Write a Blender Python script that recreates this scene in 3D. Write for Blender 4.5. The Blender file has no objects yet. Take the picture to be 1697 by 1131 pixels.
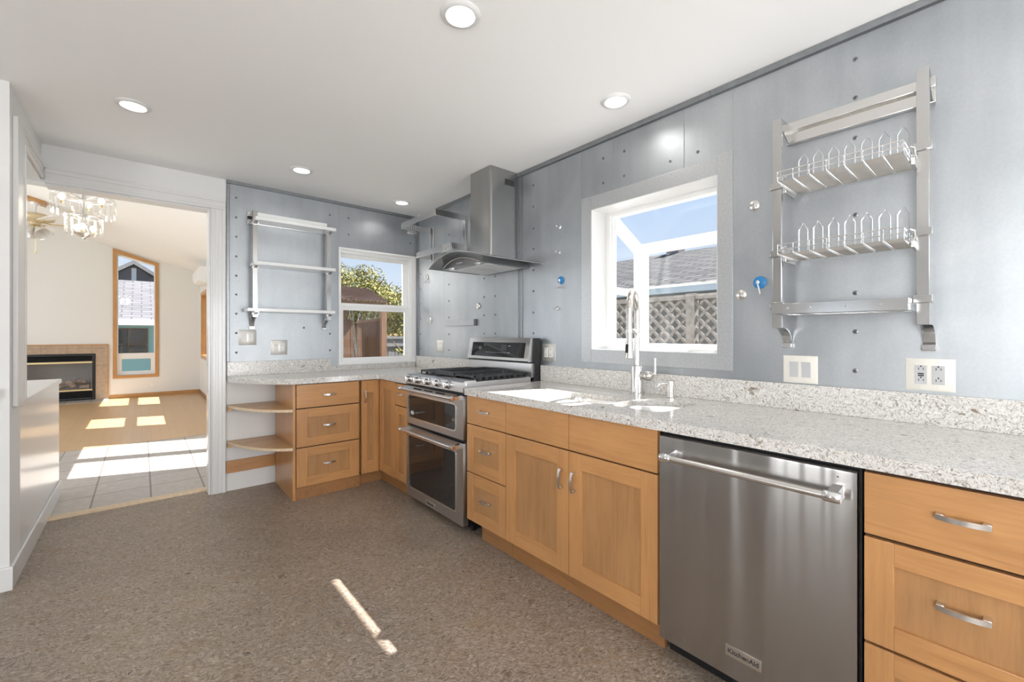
import bpy, bmesh, math, random
from mathutils import Vector, Matrix
R = math.radians
PI = math.pi
scene = bpy.context.scene
COL = scene.collection

# ---------------------------------------------------------------- camera
cam_data = bpy.data.cameras.new('camera')
cam_data.sensor_width = 36.0
cam_data.lens = 712.58 / 1697 * 36
cam_data.shift_y = -9.71 / 1697
cam_data.clip_start = 0.02
camera = bpy.data.objects.new('camera', cam_data)
camera.location = (0, 0, 1.241)
camera.rotation_euler = (R(90), 0, -0.711)
COL.objects.link(camera)
scene.camera = camera

# ---------------------------------------------------------------- sky, sun, exposure
world = bpy.data.worlds.new('sky')
scene.world = world
world.use_nodes = True
wn = world.node_tree
wn.nodes.clear()
w_out = wn.nodes.new('ShaderNodeOutputWorld')
w_bg = wn.nodes.new('ShaderNodeBackground')
w_tc = wn.nodes.new('ShaderNodeTexCoord')
w_sep = wn.nodes.new('ShaderNodeSeparateXYZ')
w_ramp = wn.nodes.new('ShaderNodeValToRGB')
w_ramp.color_ramp.elements[0].position = 0.0
w_ramp.color_ramp.elements[0].color = (0.66, 0.74, 0.82, 1)
w_ramp.color_ramp.elements[1].position = 0.75
w_ramp.color_ramp.elements[1].color = (0.27, 0.41, 0.68, 1)
e = w_ramp.color_ramp.elements.new(0.28)
e.color = (0.455, 0.585, 0.78, 1)
wn.links.new(w_tc.outputs['Generated'], w_sep.inputs[0])
wn.links.new(w_sep.outputs['Z'], w_ramp.inputs[0])
wn.links.new(w_ramp.outputs[0], w_bg.inputs[0])
w_bg.inputs[1].default_value = 1.15
wn.links.new(w_bg.outputs[0], w_out.inputs[0])

sun_data = bpy.data.lights.new('sun', 'SUN')
sun_data.energy = 18.0
sun_data.angle = R(0.53)
sun_data.color = (1.0, 0.97, 0.93)
sun = bpy.data.objects.new('sun', sun_data)
sun.location = (6, -3, 8)
sun.rotation_euler = Vector((-1.0, 0.34, -1.228)).to_track_quat('-Z', 'Y').to_euler()
COL.objects.link(sun)

vs = scene.view_settings
scene.display_settings.display_device = 'sRGB'
vs.view_transform = 'Standard'
vs.look = 'None'
vs.exposure = 0.10
vs.gamma = 1.0
vs.use_curve_mapping = False
DOWNLIGHT_W = 0.9
def fill_light(name, loc, aim, w, h, power, col=(0.93, 0.97, 1.0)):
    """added area lamp outside an unseen window, standing in for skylight"""
    L = bpy.data.lights.new(name, 'AREA')
    L.shape = 'RECTANGLE'
    L.size, L.size_y = w, h
    L.energy = power
    L.color = col
    o = bpy.data.objects.new(name, L)
    o.location = loc
    o.rotation_euler = Vector(aim).to_track_quat('-Z', 'Z').to_euler()
    COL.objects.link(o)
fill_light('fill_behind_camera', (1.4, -2.40, 1.1), (0, 1, 0.35), 1.25, 1.9, 85, (0.97, 0.985, 1.0))  # added lamp behind the camera, brightens header and ceiling
fill_light('fill_kitchen_left', (-2.90, -1.25, 1.45), (1, 0, 0.40), 1.7, 1.5, 115, (0.97, 0.985, 1.0))  # added lamp out of view, fills the kitchen from the left
fill_light('fill_dishwasher', (-2.90, 1.42, 1.0), (1, 0, 0.1), 0.55, 1.8, 24, (0.97, 0.985, 1.0))  # added narrow lamp, puts upright bright bands on the dishwasher
fill_light('fill_living', (-3.65, 8.2, 1.7), (1, 0, 0), 4.2, 2.2, 135)  # added lamp out of view, brightens the living room
fill_light('fill_dining', (-3.65, 4.9, 1.3), (1, 0, 0), 1.7, 1.9, 55)  # added lamp out of view, brightens the dining end

# ---------------------------------------------------------------- materials
def new_mat(name):
    m = bpy.data.materials.new(name)
    m.use_nodes = True
    nt = m.node_tree
    b = nt.nodes.get('Principled BSDF')
    return m, nt, b

def plain(name, col, rough=0.5, metal=0.0, spec=0.5, coat=0.0, noise=0.0, nscale=8.0, bump=0.0):
    m, nt, b = new_mat(name)
    b.inputs['Base Color'].default_value = (*col, 1)
    b.inputs['Roughness'].default_value = rough
    b.inputs['Metallic'].default_value = metal
    b.inputs['Specular IOR Level'].default_value = spec
    b.inputs['Coat Weight'].default_value = coat
    b.inputs['Coat Roughness'].default_value = 0.12
    if noise or bump:
        tc = nt.nodes.new('ShaderNodeTexCoord')
        n = nt.nodes.new('ShaderNodeTexNoise')
        n.inputs['Scale'].default_value = nscale
        n.inputs['Detail'].default_value = 5
        nt.links.new(tc.outputs['Object'], n.inputs['Vector'])
        if noise:
            r = nt.nodes.new('ShaderNodeValToRGB')
            r.color_ramp.elements[0].position = 0.3
            r.color_ramp.elements[1].position = 0.7
            r.color_ramp.elements[0].color = (*[c * (1 - noise) for c in col], 1)
            r.color_ramp.elements[1].color = (*[min(1, c * (1 + noise)) for c in col], 1)
            nt.links.new(n.outputs['Fac'], r.inputs[0])
            nt.links.new(r.outputs[0], b.inputs['Base Color'])
        if bump:
            bp = nt.nodes.new('ShaderNodeBump')
            bp.inputs['Strength'].default_value = bump
            bp.inputs['Distance'].default_value = 0.01
            nt.links.new(n.outputs['Fac'], bp.inputs['Height'])
            nt.links.new(bp.outputs[0], b.inputs['Normal'])
    return m

def ramp(nt, stops):
    r = nt.nodes.new('ShaderNodeValToRGB')
    cr = r.color_ramp
    cr.elements[0].position, cr.elements[0].color = stops[0][0], (*stops[0][1], 1)
    cr.elements[1].position, cr.elements[1].color = stops[-1][0], (*stops[-1][1], 1)
    for p, c in stops[1:-1]:
        el = cr.elements.new(p)
        el.color = (*c, 1)
    return r

def coords(nt, scale, rot=(0, 0, 0)):
    tc = nt.nodes.new('ShaderNodeTexCoord')
    mp = nt.nodes.new('ShaderNodeMapping')
    mp.inputs['Scale'].default_value = scale
    mp.inputs['Rotation'].default_value = rot
    nt.links.new(tc.outputs['Object'], mp.inputs['Vector'])
    return mp

def noise(nt, vec, scale, detail=4, rough=0.55, dist=0.0):
    n = nt.nodes.new('ShaderNodeTexNoise')
    n.inputs['Scale'].default_value = scale
    n.inputs['Detail'].default_value = detail
    n.inputs['Roughness'].default_value = rough
    n.inputs['Distortion'].default_value = dist
    nt.links.new(vec.outputs[0], n.inputs['Vector'])
    return n

def mixc(nt, a, b, fac, mode='MIX'):
    mx = nt.nodes.new('ShaderNodeMix')
    mx.data_type = 'RGBA'
    mx.blend_type = mode
    if isinstance(fac, (int, float)):
        mx.inputs[0].default_value = fac
    else:
        nt.links.new(fac, mx.inputs[0])
    for s, i in ((a, 6), (b, 7)):
        if isinstance(s, tuple):
            mx.inputs[i].default_value = (*s, 1)
        else:
            nt.links.new(s, mx.inputs[i])
    return mx.outputs[2]

def wood(name, axis, base, dark, rough=0.33, fine=1.0):
    m, nt, b = new_mat(name)
    long, cross = 1.3, 16.0
    sc = [cross] * 3
    sc['XYZ'.index(axis)] = long
    mp = coords(nt, sc)
    n1 = noise(nt, mp, 1.6 * fine, 6, 0.6, 1.2)
    r1 = ramp(nt, [(0.22, dark), (0.50, base), (0.80, tuple(min(1, c * 1.10) for c in base))])
    nt.links.new(n1.outputs['Fac'], r1.inputs[0])
    mp2 = coords(nt, [c * 6 for c in sc])
    n2 = noise(nt, mp2, 1.5, 3, 0.6)
    r2 = ramp(nt, [(0.30, (0.86, 0.84, 0.80)), (0.58, (1, 1, 1))])
    nt.links.new(n2.outputs['Fac'], r2.inputs[0])
    c = mixc(nt, r1.outputs[0], r2.outputs[0], 0.55, 'MULTIPLY')
    mp3 = coords(nt, (2.5, 2.5, 2.5))
    n3 = noise(nt, mp3, 1.0, 2)
    r3 = ramp(nt, [(0.3, (0.88, 0.86, 0.84)), (0.7, (1.06, 1.04, 1.0))])
    nt.links.new(n3.outputs['Fac'], r3.inputs[0])
    c = mixc(nt, c, r3.outputs[0], 1.0, 'MULTIPLY')
    nt.links.new(c, b.inputs['Base Color'])
    b.inputs['Roughness'].default_value = rough
    b.inputs['Coat Weight'].default_value = 0.25
    b.inputs['Coat Roughness'].default_value = 0.2
    return m

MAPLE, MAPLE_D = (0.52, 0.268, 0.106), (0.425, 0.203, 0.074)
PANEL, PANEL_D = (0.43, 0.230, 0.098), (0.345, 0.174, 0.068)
M = {}
for ax in 'XYZ':
    M['maple' + ax] = wood('maple_grain_' + ax.lower(), ax, MAPLE, MAPLE_D)
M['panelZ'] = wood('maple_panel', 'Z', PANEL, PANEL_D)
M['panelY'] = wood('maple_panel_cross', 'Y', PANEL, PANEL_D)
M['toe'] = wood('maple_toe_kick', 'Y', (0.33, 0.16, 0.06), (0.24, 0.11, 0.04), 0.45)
M['gap'] = plain('dark_gap', (0.045, 0.022, 0.012), 0.7)
M['shelfwood'] = wood('maple_plywood', 'X', (0.58, 0.36, 0.17), (0.42, 0.22, 0.09), 0.4)
M['edge'] = plain('plywood_edge', (0.68, 0.53, 0.36), 0.5, noise=0.12, nscale=60)
M['casingwood'] = wood('fir_casing_upright', 'Z', (0.56, 0.30, 0.11), (0.45, 0.22, 0.07), 0.4)
M['casingwoodX'] = wood('fir_casing_level', 'X', (0.56, 0.30, 0.11), (0.45, 0.22, 0.07), 0.4)
M['white'] = plain('white_wall_paint', (0.76, 0.76, 0.75), 0.6, bump=0.03, nscale=220)
M['warmwhite'] = plain('warm_white_wall_paint', (0.80, 0.80, 0.775), 0.65)
M['ceiling'] = plain('ceiling_paint', (0.91, 0.91, 0.905), 0.75, bump=0.02, nscale=160)
M['trim'] = plain('white_trim_enamel', (0.74, 0.74, 0.735), 0.28, coat=0.3)
M['vinyl'] = plain('white_window_vinyl', (0.86, 0.86, 0.85), 0.35)
M['black'] = plain('black_enamel', (0.012, 0.012, 0.013), 0.3)
M['blackmatte'] = plain('black_iron', (0.035, 0.038, 0.042), 0.45, noise=0.2, nscale=50)
M['blackglass'] = plain('black_oven_glass', (0.012, 0.012, 0.013), 0.04, spec=0.7)
M['chrome'] = plain('polished_chrome', (0.80, 0.80, 0.81), 0.09, 1.0)
M['rackmetal'] = plain('stainless_rack_bar', (0.56, 0.56, 0.56), 0.16, 1.0)
M['satin'] = plain('satin_nickel', (0.70, 0.68, 0.65), 0.25, 1.0)
M['brass'] = plain('polished_brass', (0.85, 0.68, 0.38), 0.3, 1.0)
M['copper'] = plain('copper_medallion', (0.55, 0.20, 0.09), 0.3, 0.8)
M['almond'] = plain('almond_plate', (0.76, 0.73, 0.67), 0.35)
M['steelplate'] = plain('steel_cover_plate', (0.62, 0.60, 0.57), 0.35, 0.6)
M['device'] = plain('grey_device', (0.50, 0.50, 0.51), 0.4)
M['devicewhite'] = plain('white_device', (0.80, 0.79, 0.76), 0.4)
M['darkcap'] = plain('dark_end_cap', (0.09, 0.09, 0.10), 0.4)
M['hooddark'] = plain('hood_front_steel', (0.24, 0.24, 0.245), 0.3, 1.0)
M['slot'] = plain('dark_slot', (0.03, 0.03, 0.03), 0.6)
M['blue'] = plain('blue_plastic', (0.02, 0.20, 0.48), 0.35)
M['shelfwhite'] = plain('frosted_white_shelf', (0.80, 0.81, 0.81), 0.22, coat=0.4)
M['screw'] = plain('zinc_screw', (0.26, 0.26, 0.27), 0.4, 1.0)
M['firelog'] = plain('ceramic_log', (0.48, 0.37, 0.30), 0.9, noise=0.5, nscale=14, bump=0.6)
M['porcelain'] = plain('white_appliance_plastic', (0.86, 0.86, 0.86), 0.3)
M['frost'] = plain('frosted_shade', (0.80, 0.79, 0.76), 0.4)
M['tan'] = plain('fan_motor_cream', (0.66, 0.55, 0.36), 0.35, 0.3)

def metal_sheet():
    m, nt, b = new_mat('galvanised_steel_sheet')
    mp = coords(nt, (1, 1, 1))
    n1 = noise(nt, mp, 1.7, 3, 0.5, 0.6)
    r1 = ramp(nt, [(0.25, (0.325, 0.345, 0.364)), (0.5, (0.425, 0.447, 0.468)), (0.78, (0.51, 0.531, 0.551))])
    nt.links.new(n1.outputs['Fac'], r1.inputs[0])
    n2 = noise(nt, mp, 90, 4, 0.6)
    r2 = ramp(nt, [(0.35, (0.955, 0.957, 0.96)), (0.65, (1.02, 1.02, 1.02))])
    nt.links.new(n2.outputs['Fac'], r2.inputs[0])
    c = mixc(nt, r1.outputs[0], r2.outputs[0], 0.8, 'MULTIPLY')
    mp3 = coords(nt, (9, 9, 1.0))
    n3 = noise(nt, mp3, 1.3, 4, 0.55)
    r3 = ramp(nt, [(0.3, (0.93, 0.935, 0.94)), (0.7, (1.03, 1.03, 1.03))])
    nt.links.new(n3.outputs['Fac'], r3.inputs[0])
    c = mixc(nt, c, r3.outputs[0], 1.0, 'MULTIPLY')
    nt.links.new(c, b.inputs['Base Color'])
    b.inputs['Metallic'].default_value = 0.85
    rr = nt.nodes.new('ShaderNodeMapRange')
    rr.inputs['To Min'].default_value = 0.36
    rr.inputs['To Max'].default_value = 0.50
    nt.links.new(n1.outputs['Fac'], rr.inputs['Value'])
    nt.links.new(rr.outputs[0], b.inputs['Roughness'])
    bp = nt.nodes.new('ShaderNodeBump')
    bp.inputs['Strength'].default_value = 0.12
    bp.inputs['Distance'].default_value = 0.01
    n4 = noise(nt, mp, 5, 3)
    nt.links.new(n4.outputs['Fac'], bp.inputs['Height'])
    nt.links.new(bp.outputs[0], b.inputs['Normal'])
    return m
M['galv'] = metal_sheet()
M['galvframe'] = plain('spangled_flashing', (0.50, 0.515, 0.53), 0.42, 0.85, noise=0.10, nscale=120)
M['galvedge'] = plain('galvanised_edging', (0.30, 0.315, 0.33), 0.38, 0.9, noise=0.08, nscale=30)

def brushed(name, col, rough, aniso=0.75, axis='Z', rot=0.0, stretch=(1, 1, 1), wave=0.0):
    m, nt, b = new_mat(name)
    b.inputs['Metallic'].default_value = 1.0
    b.inputs['Anisotropic'].default_value = aniso
    b.inputs['Anisotropic Rotation'].default_value = rot
    tg = nt.nodes.new('ShaderNodeTangent')
    tg.direction_type = 'RADIAL'
    tg.axis = axis
    nt.links.new(tg.outputs[0], b.inputs['Tangent'])
    mp = coords(nt, stretch)
    n = noise(nt, mp, 3, 2, 0.5)
    r = ramp(nt, [(0.3, tuple(c * 0.97 for c in col)), (0.7, tuple(min(1, c * 1.03) for c in col))])
    nt.links.new(n.outputs['Fac'], r.inputs[0])
    nt.links.new(r.outputs[0], b.inputs['Base Color'])
    b.inputs['Roughness'].default_value = rough
    if wave:
        n2 = noise(nt, coords(nt, (0.9, 4.2, 0.12)), 1.6, 1.5, 0.5)
        bp = nt.nodes.new('ShaderNodeBump')
        bp.inputs['Strength'].default_value = wave
        bp.inputs['Distance'].default_value = 0.05
        nt.links.new(n2.outputs['Fac'], bp.inputs['Height'])
        nt.links.new(bp.outputs[0], b.inputs['Normal'])
    return m
M['steeldoor'] = brushed('brushed_stainless_door', (0.46, 0.45, 0.445), 0.21, 0.85, 'Z', 0.25, (1.5, 1.5, 0.2), 0.40)
M['steel'] = brushed('brushed_stainless', (0.52, 0.51, 0.505), 0.30, 0.85, 'Z', 0.0, (1.5, 1.5, 0.2))
M['steelv'] = brushed('brushed_stainless_hood', (0.40, 0.40, 0.395), 0.25, 0.5, 'Z', 0.0, (6, 6, 0.4))
M['steelbar'] = brushed('stainless_bar', (0.68, 0.67, 0.66), 0.22, 0.0)
M['bowl'] = brushed('stainless_sink_bowl', (0.66, 0.65, 0.64), 0.25, 0.3)

def quartz():
    m, nt, b = new_mat('speckled_quartz')
    mp = coords(nt, (1, 1, 1))
    nd = noise(nt, mp, 14, 3, 0.5)
    add = nt.nodes.new('ShaderNodeMixRGB')
    add.blend_type = 'ADD'
    add.inputs[0].default_value = 0.11
    nt.links.new(mp.outputs[0], add.inputs[1])
    nt.links.new(nd.outputs['Color'], add.inputs[2])
    n1 = noise(nt, add, 140, 4, 0.62, 1.1)
    r1 = ramp(nt, [(0.31, (0.17, 0.148, 0.128)), (0.42, (0.42, 0.385, 0.345)), (0.485, (0.65, 0.63, 0.60)), (0.66, (0.79, 0.78, 0.76))])
    nt.links.new(n1.outputs['Fac'], r1.inputs[0])
    v = nt.nodes.new('ShaderNodeTexVoronoi')
    v.inputs['Scale'].default_value = 11
    nt.links.new(add.outputs[0], v.inputs['Vector'])
    r2 = ramp(nt, [(0.10, (1, 1, 1)), (0.17, (0, 0, 0))])
    nt.links.new(v.outputs['Distance'], r2.inputs[0])
    n3 = noise(nt, mp, 6, 2)
    r3 = ramp(nt, [(0.50, (0, 0, 0)), (0.56, (1, 1, 1))])
    nt.links.new(n3.outputs['Fac'], r3.inputs[0])
    k = mixc(nt, r2.outputs[0], r3.outputs[0], 1.0, 'MULTIPLY')
    c = mixc(nt, r1.outputs[0], (0.26, 0.205, 0.155), k)
    nt.links.new(c, b.inputs['Base Color'])
    b.inputs['Roughness'].default_value = 0.16
    b.inputs['Specular IOR Level'].default_value = 0.5
    return m
M['quartz'] = quartz()

def marmoleum():
    m, nt, b = new_mat('mottled_linoleum')
    mp = coords(nt, (1, 1, 1), (0, 0, 0.5))
    nd = noise(nt, mp, 9, 3)
    add = nt.nodes.new('ShaderNodeMixRGB')
    add.blend_type = 'ADD'
    add.inputs[0].default_value = 0.10
    nt.links.new(mp.outputs[0], add.inputs[1])
    nt.links.new(nd.outputs['Color'], add.inputs[2])
    st = nt.nodes.new('ShaderNodeMapping')
    st.inputs['Scale'].default_value = (1.0, 2.2, 1)
    nt.links.new(add.outputs[0], st.inputs['Vector'])
    n1 = noise(nt, st, 62, 6, 0.70, 0.9)
    r1 = ramp(nt, [(0.32, (0.060, 0.042, 0.031)), (0.43, (0.195, 0.149, 0.113)), (0.52, (0.300, 0.240, 0.191)), (0.70, (0.51, 0.435, 0.365))])
    nt.links.new(n1.outputs['Fac'], r1.inputs[0])
    n2 = noise(nt, st, 9, 4, 0.6, 0.8)
    r2 = ramp(nt, [(0.52, (0, 0, 0)), (0.72, (1, 1, 1))])
    nt.links.new(n2.outputs['Fac'], r2.inputs[0])
    k2 = nt.nodes.new('ShaderNodeMath')
    k2.operation = 'MULTIPLY'
    k2.inputs[1].default_value = 0.55
    nt.links.new(r2.outputs[0], k2.inputs[0])
    c = mixc(nt, r1.outputs[0], (0.25, 0.165, 0.09), k2.outputs[0])
    n3 = noise(nt, mp, 1.6, 3)
    r3 = ramp(nt, [(0.3, (0.86, 0.86, 0.87)), (0.7, (1.10, 1.09, 1.07))])
    nt.links.new(n3.outputs['Fac'], r3.inputs[0])
    c = mixc(nt, c, r3.outputs[0], 1.0, 'MULTIPLY')
    nt.links.new(c, b.inputs['Base Color'])
    b.inputs['Roughness'].default_value = 0.42
    return m
M['lino'] = marmoleum()

def bricky(name, c1, c2, mortar, bw, bh, ms, rough, offset=0.0, grain=None, rot=(0, 0, 0), bias=0.0):
    m, nt, b = new_mat(name)
    mp = coords(nt, (1, 1, 1), rot)
    br = nt.nodes.new('ShaderNodeTexBrick')
    br.offset = offset
    br.inputs['Scale'].default_value = 1
    br.inputs['Brick Width'].default_value = bw
    br.inputs['Row Height'].default_value = bh
    br.inputs['Mortar Size'].default_value = ms
    br.inputs['Color1'].default_value = (*c1, 1)
    br.inputs['Color2'].default_value = (*c2, 1)
    br.inputs['Mortar'].default_value = (*mortar, 1)
    br.inputs['Bias'].default_value = bias
    nt.links.new(mp.outputs[0], br.inputs['Vector'])
    n = noise(nt, coords(nt, grain or (6, 6, 6), rot), 3, 4, 0.6)
    r = ramp(nt, [(0.3, (0.86, 0.85, 0.84)), (0.7, (1.08, 1.08, 1.08))])
    nt.links.new(n.outputs['Fac'], r.inputs[0])
    c = mixc(nt, br.outputs['Color'], r.outputs[0], 1.0, 'MULTIPLY')
    nt.links.new(c, b.inputs['Base Color'])
    b.inputs['Roughness'].default_value = rough
    return m
M['tile'] = bricky('grey_floor_tile', (0.50, 0.46, 0.42), (0.46, 0.42, 0.38), (0.20, 0.18, 0.16), 0.335, 0.335, 0.006, 0.35)
M['plank'] = bricky('bamboo_floor', (0.60, 0.395, 0.205), (0.565, 0.365, 0.185), (0.46, 0.28, 0.13), 1.8, 0.09, 0.0015, 0.3, 0.37, (1.5, 25, 10), (0, 0, R(90)))
M['firetile'] = bricky('tan_stone_tile', (0.50, 0.38, 0.27), (0.46, 0.34, 0.24), (0.36, 0.28, 0.20), 0.33, 0.33, 0.004, 0.5, 0.0, None, (R(90), 0, 0))
M['shingle'] = bricky('grey_shingle', (0.11, 0.11, 0.115), (0.04, 0.04, 0.042), (0.010, 0.010, 0.011), 0.36, 0.15, 0.035, 0.9, 0.5, None, (0, 0, R(90)))
M['shingle_p'] = bricky('pale_shingle', (0.18, 0.175, 0.188), (0.135, 0.132, 0.142), (0.07, 0.07, 0.075), 0.40, 0.17, 0.014, 0.9, 0.5)
M['teal'] = plain('teal_siding', (0.24, 0.46, 0.52), 0.6)
M['darksiding'] = plain('slate_siding', (0.10, 0.10, 0.12), 0.7)
M['fence'] = wood('weathered_cedar', 'Z', (0.13, 0.072, 0.043), (0.07, 0.038, 0.022), 0.8)
M['fencelight'] = wood('cedar_post', 'Z', (0.20, 0.11, 0.066), (0.13, 0.07, 0.04), 0.8)
M['greyfence'] = wood('grey_boards', 'Z', (0.20, 0.205, 0.215), (0.13, 0.135, 0.145), 0.8)
M['redroof'] = plain('rusty_corrugated', (0.095, 0.050, 0.030), 0.7, noise=0.3, nscale=6)
M['lattice'] = plain('weathered_lattice', (0.20, 0.185, 0.17), 0.8, noise=0.25, nscale=20)
M['gutter'] = plain('pale_blue_gutter', (0.36, 0.44, 0.50), 0.4)
M['ground'] = plain('dry_ground', (0.22, 0.20, 0.14), 0.95, noise=0.4, nscale=3)
M['bark'] = plain('bark', (0.16, 0.11, 0.08), 0.9)
M['fireclay'] = plain('firebox_lining', (0.50, 0.46, 0.42), 0.8)  # one even warm grey for the firebox lining
M['darkwall'] = plain('dark_grey_siding', (0.18, 0.18, 0.17), 0.8)  # one even dark grey for the neighbour's wall
def leaf(name, a, b_):
    m, nt, b = new_mat(name)
    n = noise(nt, coords(nt, (1, 1, 1)), 3.5, 3)
    r = ramp(nt, [(0.35, a), (0.65, b_)])
    nt.links.new(n.outputs['Fac'], r.inputs[0])
    nt.links.new(r.outputs[0], b.inputs['Base Color'])
    b.inputs['Roughness'].default_value = 0.6
    b.inputs['Transmission Weight'].default_value = 0.0
    return m
M['leafy'] = leaf('yellow_green_leaves', (0.11, 0.125, 0.02), (0.31, 0.27, 0.05))
M['leafd'] = leaf('dark_green_leaves', (0.05, 0.085, 0.025), (0.17, 0.20, 0.06))
M['leafo'] = leaf('orange_leaves', (0.30, 0.16, 0.07), (0.42, 0.30, 0.13))

def glass_pane(name, tint=(1, 1, 1), fac=0.03):
    m, nt, b = new_mat(name)
    nt.nodes.remove(b)
    out = nt.nodes.get('Material Output')
    t = nt.nodes.new('ShaderNodeBsdfTransparent')
    t.inputs[0].default_value = (*tint, 1)
    g = nt.nodes.new('ShaderNodeBsdfGlossy')
    g.inputs['Roughness'].default_value = 0.0
    mx = nt.nodes.new('ShaderNodeMixShader')
    mx.inputs[0].default_value = fac
    nt.links.new(t.outputs[0], mx.inputs[1])
    nt.links.new(g.outputs[0], mx.inputs[2])
    nt.links.new(mx.outputs[0], out.inputs['Surface'])
    return m
M['glass'] = glass_pane('window_glass')
M['clearglass'] = glass_pane('overhead_glass', (1, 1, 1), 0.01)
M['fireglass'] = glass_pane('fireplace_glass', (0.92, 0.92, 0.92), 0.05)
M['crystal'] = glass_pane('crystal_glass', (0.985, 0.985, 0.985), 0.16)
M['glassedge'] = plain('green_glass_edge', (0.55, 0.62, 0.60), 0.15)

def emit(name, col, s):
    m, nt, b = new_mat(name)
    b.inputs['Base Color'].default_value = (*col, 1)
    b.inputs['Emission Color'].default_value = (*col, 1)
    b.inputs['Emission Strength'].default_value = s
    return m
M['lens'] = emit('lit_lens', (1.0, 0.96, 0.90), 6.0)
M['bulb'] = emit('lit_bulb', (1.0, 0.93, 0.82), 3.0)
M['led'] = emit('display_digit', (0.8, 0.9, 1.0), 0.25)

# ---------------------------------------------------------------- mesh builder
class Fr:
    """a runs along the wall, d comes out of it, z is up"""
    def __init__(s, kind, base):
        s.k, s.b = kind, base
    def __call__(s, a, d, z):
        if s.k == 'R':
            return Vector((s.b - d, a, z))
        if s.k == 'B':
            return Vector((a, s.b - d, z))
        if s.k == 'L':
            return Vector((s.b + d, a, z))
        return Vector((a, d, z))
WORLD = Fr('W', 0)
FW = Fr('R', 2.18)      # right wall
FB = Fr('B', 4.06)      # back wall
FR = Fr('R', 1.54)      # cabinet boxes on the right run
FK = Fr('B', 3.505)     # cabinet boxes on the back run
FL = Fr('L', -0.487)    # left wall
FV = Fr('B', 11.45)     # far living room wall
FS = Fr('R', 0.95)      # living room right wall

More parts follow.
